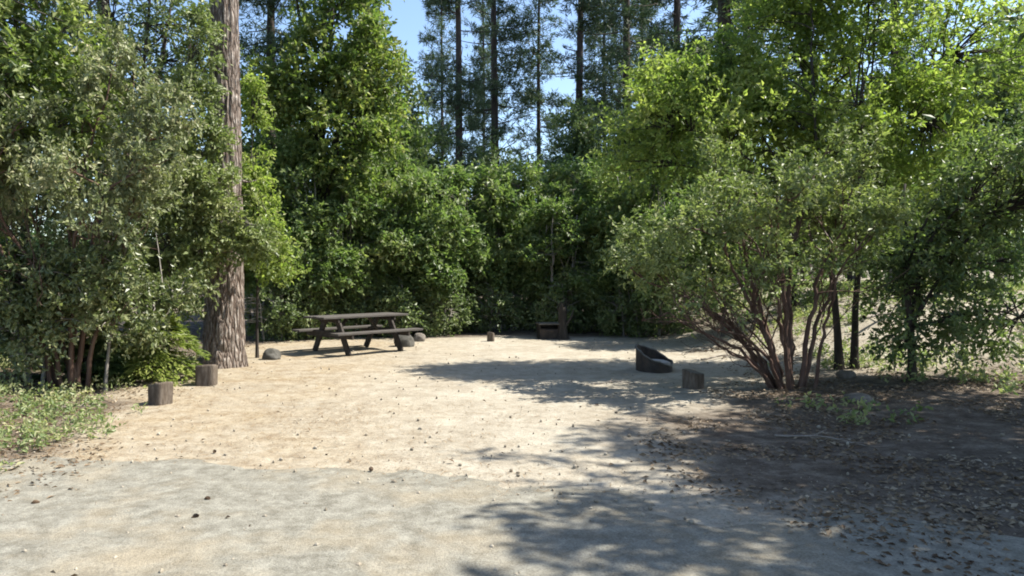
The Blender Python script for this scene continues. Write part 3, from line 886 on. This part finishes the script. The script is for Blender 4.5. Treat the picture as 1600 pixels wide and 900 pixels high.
# far wood that reads as one mass
rng = np.random.default_rng(7)
n = 5200
Xf = rng.uniform(-34, 40, n); Yf = rng.uniform(29, 70, n)
top = np.interp(Yf, [29, 45, 70], [3.0, 4.2, 6.0]) * (0.75 + .5 * vnoise(np.stack([Xf * .25, Yf * .2, Yf * 0], -1), 3))
Cf = np.stack([Xf, Yf, H(Xf, Yf) + rng.uniform(.2, 1, n) * top], -1)
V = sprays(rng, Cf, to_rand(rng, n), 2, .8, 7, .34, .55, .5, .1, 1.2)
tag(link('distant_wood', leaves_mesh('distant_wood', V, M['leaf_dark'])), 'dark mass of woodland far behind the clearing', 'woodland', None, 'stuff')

# ------------------------------------------------------------------ right side
b = gp(1312, 577)
broadleaf('slender_oak', b, 'left one of two thin dark trunks carrying the bright yellow-green crown', 'tree', 111,
          [lobe(b, 1120, 150, 12.3, 105, 70, 1.0), lobe(b, 1060, 200, 12.0, 75, 60, .8), lobe(b, 1230, 100, 12.4, 110, 95, 1.2), lobe(b, 1180, 220, 12.0, 110, 70, .9),
           lobe(b, 1260, -20, 12.6, 90, 70, 1.2), lobe(b, 1240, 290, 12.4, 80, 60, .7), lobe(b, 1050, 140, 12.8, 50, 40, .6), lobe(b, 1010, 240, 12.6, 50, 50, .6)],
          4.4, .065, 400, 6, 15, .48, .09, .52, 'leaf_maple', 'dark_bark', n_limb=16, up=.5, low=.5, lean=(-.35, .1))
b = gp(1335, 575)
broadleaf('slender_oak', b, 'right one of two thin dark trunks carrying the bright yellow-green crown', 'tree', 112,
          [lobe(b, 1370, 90, 12.4, 95, 110, 1.2), lobe(b, 1420, 200, 12.2, 80, 80, .9), lobe(b, 1320, 190, 12.0, 80, 70, .9), lobe(b, 1400, -40, 12.6, 110, 80, 1.2), lobe(b, 1350, 300, 12.4, 80, 60, .8), lobe(b, 1500, 100, 12.5, 90, 130, 1.0)],
          4.6, .06, 350, 6, 15, .48, .09, .52, 'leaf_maple', 'dark_bark', n_limb=14, up=.5, low=.5, lean=(.15, .1))

b = gp(1235, 606)
manzanita('manzanita_bush', b, 'large manzanita bush fanning red-brown branches over the right side of the clearing', 121,
          [(-.22, 0, -1.9, -.1, 1.15, 0.0248), (-.18, .1, -1.75, .1, 1.7, 0.0279), (-.15, -.1, -1.35, -.4, 2.2, 0.0310), (-.1, .05, -1.0, .2, 2.7, 0.0341), (-.05, -.1, -.45, -.3, 2.9, 0.0372),
           (.05, .1, .1, .3, 3.0, 0.0372), (.12, -.05, .6, -.2, 2.8, 0.0310), (.2, .05, 1.05, .2, 2.4, 0.0279), (.1, .2, .3, .8, 2.6, 0.0310), (-.15, -.15, -1.6, -.7, 1.3, 0.0217),
           (-.1, -.2, -.8, -.9, 2.1, 0.0279), (.3, -.1, .5, -.6, 2.2, 0.0217), (-.2, .15, -2.1, .5, 1.9, .0279), (-.1, .0, -.9, .0, 1.9, .045), (-.15, .08, -1.2, .1, 1.2, .025), (-.2, -.05, -2.0, -.3, .9, .02)],
          'leaf_manz', 19000, .074, .5, depth=3, tl=.27, up=.2, leafy_from=1.45, twn=4, hollow=True)

b = base_at(1425, 10.2)
broadleaf('shade_shrub', b, 'dark shaded shrub at the right edge beside the two thin trunks', 'shrub', 131,
          [(-.1, 0, 1.0, .8, .8, .8), (.3, .1, 2.0, .9, .8, .9), (.9, 0, 1.2, 1.0, .8, 1.0), (1.0, 0, 2.8, .9, .8, .8), (1.9, .2, 2.0, 1.0, .8, 1.6)], 2.8, .06, 300, 6, 9, .3, .085, .5, 'leaf_live', 'dark_bark', n_limb=12)
b = base_at(1390, 18.0)
broadleaf('bank_shrub', b, 'sunlit green shrub on the bank behind the two thin trunks', 'shrub', 132,
          [(-.6, 0, 1.6, 1.3, 1.0, 1.1), (.8, 0, 2.0, 1.4, 1.0, 1.3), (2.2, .4, 2.2, 1.4, 1.0, 1.6)], 2.6, .05, 240, 6, 8, .34, .11, .5, 'leaf_under', 'pale_bark', n_limb=10)
b = base_at(1240, 17.0)
broadleaf('bank_shrub', b, 'olive shrub on the bank directly behind the large manzanita', 'shrub', 133,
          [(-.8, 0, 1.7, 1.3, 1.0, 1.1), (.7, 0, 2.1, 1.3, 1.0, 1.2), (-.2, .3, 3.2, 1.2, 1.0, .9)], 3.0, .06, 240, 6, 8, .34, .11, .5, 'leaf_live', 'dark_bark', n_limb=10)
b = base_at(1130, 16.2)
broadleaf('bank_shrub', b, 'green shrub behind the left branches of the large manzanita', 'shrub', 134,
          [(-.7, 0, 1.6, 1.1, .9, .9), (.5, 0, 2.0, 1.2, .9, 1.1), (-.1, .2, 2.9, 1.0, .8, .7)], 2.8, .05, 230, 6, 8, .33, .105, .5, 'leaf_under', 'oak_bark', n_limb=10)

for px, Y, rz, sc, lab in (
        (1470, 27.0, 2.0, (1.3, 1.3, 1.15), 'tall dark young oak on the bank at the upper right edge'),
        (1560, 25.0, 4.5, (1.3, 1.3, 1.15), 'tall dark young oak past the upper right edge'),
        (1610, 29.0, .3, (1.4, 1.4, 1.5), 'taller young oak behind the one past the upper right edge'),
        (1330, 26.0, 1.1, (1.2, 1.2, 1.0), 'young oak on the bank behind the two thin trunks')):
    copy_thing(row, base_at(px, Y), rz, sc, lab, 'second-row trees behind the clearing')

# oaks outside the frame on the right, whose shade lies across the near ground
shade = broadleaf('shade_oak', (7.8, 6.4, h1(7.8, 6.4)), 'oak just beyond the right edge of the picture shading the duff', 'tree', 141,
          [(0, 0, 4.6, 1.9, 1.9, 1.5), (-1.0, -.6, 3.8, 1.3, 1.3, 1.0), (.9, .8, 4.0, 1.4, 1.4, 1.1), (.2, 0, 6.2, 1.4, 1.4, 1.0), (-.2, .3, 7.6, 1.1, 1.1, .8)], 6.6, .13, 270, 6, 9, .42, .12, .55, 'leaf_live', 'dark_bark', n_limb=14,
          group='oaks shading the right side')
for x, y, rz, sc, lab in (
        (7.0, 4.6, 2.5, 1.0, 'oak near the camera outside the right edge of the picture'),
        (9.3, 4.4, 4.0, 1.2, 'tall oak farther out beyond the right edge of the picture'),
        (9.9, 7.6, 5.2, 1.2, 'second tall oak farther out beyond the right edge of the picture'),
        (7.0, 2.9, 0.6, 1.0, 'oak beside the camera outside the right edge of the picture'),
        (9.0, 1.6, 2.9, 1.2, 'tall oak behind the one beside the camera')):
    copy_thing(shade, (x, y, h1(x, y)), rz, sc, lab, 'oaks shading the right side')

# ------------------------------------------------------------------ picnic table
def plank_mesh(name, lx, ly, lz, mat, seed=0):
    acc = Acc(); acc.box((0, 0, 0), (lx, ly, lz))
    return acc.mesh(name, mat)
def picnic_table():
    p0 = np.array([gx(490, 14.4), 14.4]); p1 = np.array([gx(622, 15.9), 15.9])
    c = (p0 + p1) / 2; dv = p1 - p0; Lt = float(np.linalg.norm(dv)); rz = math.atan2(dv[1], dv[0])
    root = thing('picnic_table', (c[0], c[1], h1(*c) - .005), 'weathered wooden picnic table with attached benches at the back left of the clearing', 'picnic table', None, rz)
    me = plank_mesh('plank', Lt, .142, .042, M['wood'])
    for k in range(5):
        o = link('plank', me, root, (random.uniform(-.012, .012), (k - 2) * .15, .745 + random.uniform(-.002, .002)), (0, random.uniform(-.002, .002), 0)); bevel(o)
    mb = plank_mesh('bench_plank', Lt, .135, .042, M['wood'])
    for s in (-1, 1):
        for k in range(2):
            o = link('bench_plank', mb, root, (random.uniform(-.015, .015), s * (.63 + .143 * k), .445)); bevel(o)
    for sx in (-1, 1):
        x = sx * (Lt / 2 - .42)
        for s in (-1, 1):
            acc = Acc()
            a, b_ = np.array([0, s * .20, .72]), np.array([0, s * .62, 0.0])
            dd = b_ - a; L = np.linalg.norm(dd); ang = math.atan2(dd[1], -dd[2])
            R = np.array(Matrix.Rotation(ang, 3, 'X'))
            acc.box((a + b_) / 2, (.05, .14, L), R)
            bevel(link('leg', acc.mesh('leg', M['wood_dark']), root, (x, 0, 0)))
        acc = Acc(); acc.box((0, 0, .395), (.045, 1.66, .13)); bevel(link('bench_beam', acc.mesh('bench_beam', M['wood_dark']), root, (x + sx * .05, 0, 0)))
        acc = Acc(); acc.box((0, 0, .68), (.045, .70, .085)); bevel(link('top_beam', acc.mesh('top_beam', M['wood_dark']), root, (x + sx * .05, 0, 0)))
        acc = Acc(); R = np.array(Matrix.Rotation(-sx * math.radians(40), 3, 'Y')); acc.box((0, 0, .53), (.04, .09, .52), R)
        bevel(link('brace', acc.mesh('brace', M['wood_dark']), root, (x - sx * .24, 0, 0)))
picnic_table()

# ------------------------------------------------------------------ cut logs and rocks
def cut_log(px, py, wpx, hpx, label, seed, rz, name='log_bollard', group='cut logs marking the clearing', dark=False):
    p = gp(px, py); s = FPX / p[1]
    r, h = wpx / s / 2, hpx / s
    root = thing(name, (p[0], p[1], p[2]), label, 'log', group, rz)
    rng = np.random.default_rng(seed)
    nseg = 36; zz = np.array([-.08, 0, .03, h * .3, h * .6, h * .9, h * .98, h]); th = np.linspace(0, 2 * math.pi, nseg, endpoint=False)
    ZZ, TH = np.meshgrid(zz, th, indexing='ij')
    q = np.stack([np.cos(TH) * 3, np.sin(TH) * 3, ZZ * 1.2 + seed], -1).reshape(-1, 3)
    sq = 1 + .11 * np.cos(4 * TH)                       # hewn a little square
    R = r * sq * (1 + .04 * fbm(q, 3, seed).reshape(TH.shape)) - .012 * np.abs(vnoise(q * 3, seed + 1)).reshape(TH.shape)
    R[-1] *= .93
    top = ZZ + .03 * np.cos(TH + seed) * (ZZ / h)
    v = np.stack([R * np.cos(TH), R * np.sin(TH), top], -1).reshape(-1, 3)
    i = np.arange(len(zz) - 1)[:, None] * nseg; j = np.arange(nseg)[None, :]; k = (j + 1) % nseg
    link('log_body', mesh_np('log_body', v, np.stack([i + j, i + k, i + nseg + k, i + nseg + j], -1).reshape(-1, 4), M['log_bark'], True), root)
    e = v[-nseg:]; ctr = e.mean(0) + [0, 0, .004]
    tv = [ctr]; tf = []; rings = [.35, .7, 1.0]
    for rr in rings: tv.extend(ctr + (e - ctr) * rr + [0, 0, .003 * rng.normal() if rr < 1 else 0])
    tv = np.array(tv)
    t0 = np.stack([np.zeros(nseg, int), 1 + j[0], 1 + k[0]], -1)
    qs = [np.stack([1 + a * nseg + j[0], 1 + (a + 1) * nseg + j[0], 1 + (a + 1) * nseg + k[0], 1 + a * nseg + k[0]], -1) for a in range(2)]
    link('cut_face', mesh_np('cut_face', tv, [np.concatenate(qs), t0], M['log_end'], True), root)
    return root
cut_log(251, 631, 34, 32, 'short cut log standing on the left edge of the clearing, nearer the camera', 1, .3)
cut_log(323, 601, 34, 30, 'short cut log standing in front of the foot of the big pine', 2, .9)
cut_log(1083, 607, 30, 27, 'short cut log standing alone at the right, left of the manzanita base', 5, 1.4)

def rock(name, p, size, label, cat, seed, mat='rock', group=None, sub=4, rz=0, amp=.3, sink=.25):
    bmv, bmf = ico(sub)
    q = bmv * 1.3 + seed * 7.1
    rr = 1 + amp * fbm(q, 4, seed)
    v = bmv * rr[:, None]
    v = np.sign(v) * np.abs(v) ** .85
    v = v * np.asarray(size) / 2
    v[:, 2] += size[2] * (.5 - sink)
    o = link(name, mesh_np(name, v, bmf, M[mat], True), None, tuple(p), (0, 0, rz))
    return tag(o, label, cat, group)
_ico = {}
def ico(sub):
    if sub not in _ico:
        import bmesh
        bm = bmesh.new(); bmesh.ops.create_icosphere(bm, subdivisions=sub, radius=1.0)
        _ico[sub] = (np.array([v.co[:] for v in bm.verts]), np.array([[v.index for v in f.verts] for f in bm.faces]))
        bm.free()
    return _ico[sub]
rock('boulder', gp(424, 561), (.33, .3, .26), 'rounded grey-brown boulder between the big pine trunk and the picnic table', 'rock', 3, 'dark_rock', amp=.42)
rock('boulder', gp(632, 541), (.45, .4, .38), 'dark grey boulder at the right end of the picnic table', 'rock', 8, 'dark_rock')
rock('boulder', gp(655, 533), (.3, .3, .26), 'smaller pale rock next right of the dark boulder by the table', 'rock', 14)
rock('flat_rock', gp(1340, 628), (.3, .24, .14), 'pale flat rock in the duff below the two thin trunks', 'rock', 17)
rock('flat_rock', gp(1322, 590), (.26, .2, .16), 'pale rock between the feet of the two thin trunks', 'rock', 18)
cut_log(767, 533, 12, 13, 'very small dark log stub at the back, between the table and the steel box', 9, .5)

# ------------------------------------------------------------------ slanted steel fire ring, steel box, broken stump
def fire_ring():
    p = gp(1022, 579)
    root = thing('fire_ring', p, 'slanted dark steel fire ring with pale ash inside, left of the lone cut log', 'fire ring', None, 0)
    n = 64; th = np.linspace(0, 2 * math.pi, n, endpoint=False)
    R0, t = .30, .014
    top = .25 + .15 * np.cos(th - math.radians(143))
    acc = Acc()
    dent = 1 + .04 * np.sin(th * 3 + 1) + .015 * np.sin(th * 7)
    top = top + .008 * np.sin(th * 5 + 2) + .005 * np.sin(th * 11)
    def ring(R, z): return np.stack([R * dent * np.cos(th), R * dent * np.sin(th), z + 0 * th], -1)
    vs = np.concatenate([ring(R0, -.06), ring(R0, top), ring(R0 - t, top), ring(R0 - t, -.06)])
    j = np.arange(n); k = (j + 1) % n
    q = np.concatenate([np.stack([a * n + j, a * n + k, (a + 1) * n + k, (a + 1) * n + j], -1) for a in range(3)])
    acc.add(vs, q)
    link('ring_wall', acc.mesh('ring_wall', M['steel']), root)
    acc = Acc()
    rim = np.stack([R0 * dent * np.cos(th), R0 * dent * np.sin(th), top + .008], -1)
    acc.tube(np.vstack([rim, rim[:1], rim[1:2]]), .016, 8, False)
    link('rim', acc.mesh('rim', M['steel_top'], True), root)
    bv, bf = ico(3)
    v = bv * np.array([R0 - .02, R0 - .02, .06]) * (1 + .12 * fbm(bv * 3, 3, 2))[:, None] + [0, 0, .13]
    r_ = np.linalg.norm(v[:, :2], axis=1); v[:, :2] *= np.minimum(1, (R0 - .02) / np.maximum(r_, 1e-6))[:, None]
    link('ash_bed', mesh_np('ash_bed', v, bf, M['ash'], True), root)
    acc = Acc()
    for a in np.linspace(-.2, .2, 7): acc.tube([[-.32, a, .33], [.1, a, .33]], .007, 5)
    acc.tube([[-.2, -.24, .325], [-.2, .24, .325]], .009, 5); acc.tube([[.1, -.22, .33], [.1, .22, .33]], .009, 5)
fire_ring()

def steel_box():
    p = gp(857, 529)
    root = thing('fire_box', p, 'low dark steel fire box with a dusty pale top, left of the broken stump', 'fire box', None, .08)
    w, d, h = .52, .45, .36
    acc = Acc()
    for (c, s) in (((0, .5 * d - .01, h / 2), (w, .02, h)), ((-.5 * w + .01, 0, h / 2), (.02, d - .04, h)), ((.5 * w - .01, 0, h / 2), (.02, d - .04, h)), ((0, -.5 * d + .01, h * .36), (w, .02, h * .72))):
        acc.box(c, s)
    acc.box((0, 0, .02), (w - .04, d - .04, .03))
    link('box_body', acc.mesh('box_body', M['steel']), root)
    acc = Acc(); acc.box((0, .0, h + .022), (w + .06, d + .06, .04)); bevel(link('top_plate', acc.mesh('top_plate', M['steel_top']), root))
    acc = Acc(); acc.tube([[-.1, -.27, h * .62], [-.1, -.31, h * .62], [.1, -.31, h * .62], [.1, -.27, h * .62]], .008, 6)
    link('handle', acc.mesh('handle', M['steel']), root)
steel_box()

def broken_stump():
    p = gp(879, 530)
    root = thing('broken_stump', p, 'dark broken tree stump with a jagged top beside the steel fire box', 'stump')
    n = 28; zz = np.linspace(-.1, 1.0, 16); th = np.linspace(0, 2 * math.pi, n, endpoint=False)
    ZZ, TH = np.meshgrid(zz, th, indexing='ij')
    q = np.stack([np.cos(TH) * 2, np.sin(TH) * 2, ZZ * .8], -1).reshape(-1, 3)
    R = (.125 - .04 * ZZ + .06 * np.exp(-np.maximum(ZZ, 0) * 12)) * (1 + .22 * fbm(q, 3, 6).reshape(TH.shape))
    jag = .78 + .24 * vnoise(np.stack([np.cos(th) * 2.5, np.sin(th) * 2.5, th * 0], -1), 3)
    Z2 = np.where(ZZ > 0, ZZ * jag[None, :], ZZ)
    v = np.stack([R * np.cos(TH), R * np.sin(TH), Z2], -1).reshape(-1, 3)
    v = np.vstack([v, [[0, 0, .55]]])
    i = np.arange(15)[:, None] * n; j = np.arange(n)[None, :]; k = (j + 1) % n
    f = np.stack([i + j, i + k, i + n + k, i + n + j], -1).reshape(-1, 4)
    link('stump_body', mesh_np('stump_body', v, [f, np.stack([15 * n + j[0], 15 * n + k[0], np.full(n, len(v) - 1)], -1)], M['dark_bark'], True), root)
    acc = Acc()
    acc.tube([[.08, -.05, .35], [.2, -.1, .55], [.26, -.08, .74]], [.04, .028, .012], 6)
    acc.tube([[-.05, .05, .6], [-.12, .04, .8], [-.1, .02, .9]], [.03, .02, .008], 5)
    link('broken_branch', acc.mesh('broken_branch', M['dark_bark'], True), root)
broken_stump()

# ------------------------------------------------------------------ pine cones, fallen sticks
def cone_mesh():
    acc = Acc(); 
    rng = np.random.default_rng(2)
    for r in range(9):
        f = r / 8; R = .034 * math.sin(math.pi * (0.12 + .83 * (1 - f))) ** .8 + .004; nn = 9
        for a in range(nn):
            th = 2 * math.pi * (a + .5 * (r % 2)) / nn
            d = np.array([math.cos(th), math.sin(th), 0]); s = np.array([-d[1], d[0], 0]); z = .085 * (1 - f)
            acc.add([d * .004 + [0, 0, z], d * R * .8 + s * R * .3 + [0, 0, z + .008], d * R + [0, 0, z + .014], d * R * .8 - s * R * .3 + [0, 0, z + .008]], [[0, 1, 2, 3]])
    acc.tube([[0, 0, 0], [0, 0, .05], [0, 0, .09]], [.012, .016, .004], 6)
    return acc.mesh('pine_cone', M['cone'])
cm = cone_mesh()
for px, py, rz, lab in ((335, 708, .4, 'dark pine cone lying where the dirt meets the asphalt'), (320, 783, 1.3, 'pine cone on the asphalt, the upper one of two close together'),
                        (300, 813, 2.4, 'pine cone on the asphalt, the lower one of two close together'), (581, 738, 3.5, 'pine cone alone near the middle of the dirt edge'),
                        (62, 789, 5.0, 'pine cone on the asphalt near the left edge')):
    p = gp(px, py)
    o = link('pine_cone', cm, None, (p[0], p[1], p[2] + .02), (math.radians(88), 0, rz), random.uniform(.42, .55))
    tag(o, lab, 'pine cone', 'pine cones on the ground')

def stick(px, py, L, rz, r, lab, seed):
    rng = np.random.default_rng(seed); p = gp(px, py); acc = Acc()
    t = np.linspace(-.5, .5, 9); pts = np.stack([t * L, .05 * L * np.sin(t * 5 + seed), r + .01 + .02 * np.cos(t * 7)], -1)
    acc.tube(pts, r * (1 - .6 * (t + .5)), 6)
    for k in (3, 5, 6):
        d = np.array([.6, rng.choice([-1, 1]) * .7, .25]) * L * .22
        acc.tube([pts[k], pts[k] + d * .5, pts[k] + d], [r * .5, r * .35, r * .15], 4)
    o = link('fallen_stick', acc.mesh('fallen_stick', M['twig'], True), None, tuple(p), (0, 0, rz))
    tag(o, lab, 'stick', 'sticks lying on the ground')
stick(1130, 560, 1.1, .35, .018, 'pale fallen stick on the slope under the left manzanita branches', 1)
stick(1400, 485, 2.2, .5, .04, 'long pale fallen branch lying on the sunny bank at the right', 2)
stick(1290, 690, .9, -.5, .014, 'thin stick in the shaded duff in front of the manzanita', 3)
stick(110, 640, .8, .7, .014, 'thin stick lying on the ground cover at the left', 4)
stick(960, 600, .7, .1, .012, 'small twig lying left of the lone cut log', 5)

# ------------------------------------------------------------------ ground cover, litter, pebbles (nobody could count these)
def scatter_flat(name, seed, n, xr, yr, dens, L, asp, mat, label, lift=.006, tilt=.35, cat='litter', lmin=.5):
    rng = np.random.default_rng(seed)
    y = yr[0] + (yr[1] - yr[0]) * rng.random(n) ** 1.5; x = rng.uniform(*xr, n) * np.maximum(1, y / 9)
    keep = rng.random(n) < dens(x, y); x, y = x[keep], y[keep]
    P = np.stack([x, y, H(x, y) + .012 * fbm(np.stack([x, y, x * 0], -1) * 3.1, 3, 9) + lift + .012 * rng.random(len(x))], -1)
    az = rng.uniform(0, 6.283, len(x))
    D = nrm(np.stack([np.cos(az), np.sin(az), rng.normal(size=len(x)) * tilt * .5], -1))
    l = L * rng.uniform(lmin, 1.4, len(x))
    V = leaf_quads(P, D, nrm(UP + rng.normal(size=P.shape) * tilt), l, l * asp)
    return tag(link(name, leaves_mesh(name, V, M[mat])), label, cat, None, 'stuff')
def field(x, y, fx, seed): return vnoise(np.stack([x * fx, y * fx, x * 0], -1), seed)
le = lambda y: np.interp(y, [0, 5.8, 7, 9, 11.5, 14, 40], [-3.0, -3.45, -3.6, -3.95, -4.6, -4.4, -3.8])
re_ = lambda y: np.interp(y, [0, 4, 5.5, 6.5, 8, 9.5, 11, 13, 16, 19, 30], [3.6, 2.4, 1.9, 1.6, 1.9, 3.2, 4.0, 4.5, 4.8, 5.0, 4])
scatter_flat('leaf_litter', 5, 120000, (-9, 9), (3.2, 19), lambda x, y: np.clip(sstep(-.5, .9, x - re_(y) + .6 * field(x, y, .9, 4)) * .9 * sstep(-.45, .25, field(x, y, 1.7, 44)) + sstep(-.5, .7, le(y) - x + .5 * field(x, y, .9, 6)) * .7 + .004, 0, 1),
             .05, .5, 'litter', 'dry brown and tan leaf litter under the trees', tilt=.45)
scatter_flat('needle_litter', 6, 90000, (-8, 6), (3.4, 18), lambda x, y: np.clip((1 - sstep(-2.2, 1.2, x + field(x, y, .6, 9) * 1.6)) * .75 * (.4 + .6 * (field(x, y, 1.4, 12) > -.1)) + .06, 0, 1) * (y > road_edge(x) - .2),
             .09, .05, 'needle_litter', 'fallen pine needles on the left side of the clearing', tilt=.15, lift=.004)
rng = np.random.default_rng(8)
n = 6500
y = 3.4 + 15 * rng.random(n) ** 1.8; x = rng.uniform(-5.5, 5.5, n) * np.maximum(1, y / 8)
keep = rng.random(n) < np.where(np.abs(y - road_edge(x)) < .6, .9, .35); x, y = x[keep], y[keep]; n = len(x)
bv, bf = ico(1)
s = .004 + .016 * rng.random(n) ** 5
vv = bv[None] * s[:, None, None] * rng.uniform(.6, 1.3, (n, 1, 3)) + np.stack([x, y, H(x, y) + .012 * fbm(np.stack([x, y, x * 0], -1) * 3.1, 3, 9) + .012], -1)[:, None, :]
ff = (bf[None] + (np.arange(n) * len(bv))[:, None, None]).reshape(-1, 3)
tag(link('pebbles', mesh_np('pebbles', vv.reshape(-1, 3), ff, M['pebble'])), 'small pebbles scattered on the dirt and asphalt edge', 'pebbles', None, 'stuff')

# low green plants along the left edge and at the right
def cover(name, seed, n, xr, yr, dens, hmax, L, label, mat='leaf_cover'):
    rng = np.random.default_rng(seed)
    x = rng.uniform(*xr, n); y = rng.uniform(*yr, n)
    keep = rng.random(n) < dens(x, y); x, y = x[keep], y[keep]
    C = np.stack([x, y, H(x, y)], -1)
    O = nrm(np.stack([rng.normal(size=len(x)) * .6, rng.normal(size=len(x)) * .6, np.ones(len(x))], -1))
    V = sprays(rng, C + UP * .03, O, 4, hmax, 5, L, .5, .6, .02, .8)
    V[..., 2] = np.maximum(V[..., 2], np.repeat(C[:, 2], 20)[:, None] + .005)
    return tag(link(name, leaves_mesh(name, V, M[mat])), label, 'ground cover', None, 'stuff')
cover('ground_cover', 15, 2600, (-10, -3), (5.0, 13.5), lambda x, y: sstep(-.1, .7, le(y) + .05 - x + .5 * field(x, y, 1.1, 21)) * (.25 + .75 * (field(x, y, .8, 22) > -.35)), .15, .055, 'low green ground cover along the left edge of the clearing')
cover('ground_cover', 16, 5200, (3.5, 14), (7.5, 22), lambda x, y: sstep(.9, 2.4, x - re_(y)) * ((field(x, y, .7, 25) > .12) * .35 + (y > 11.5) * (field(x, y, .9, 27) > -.1) * .65), .15, .07, 'patchy low plants on the shaded duff and bank at the right')
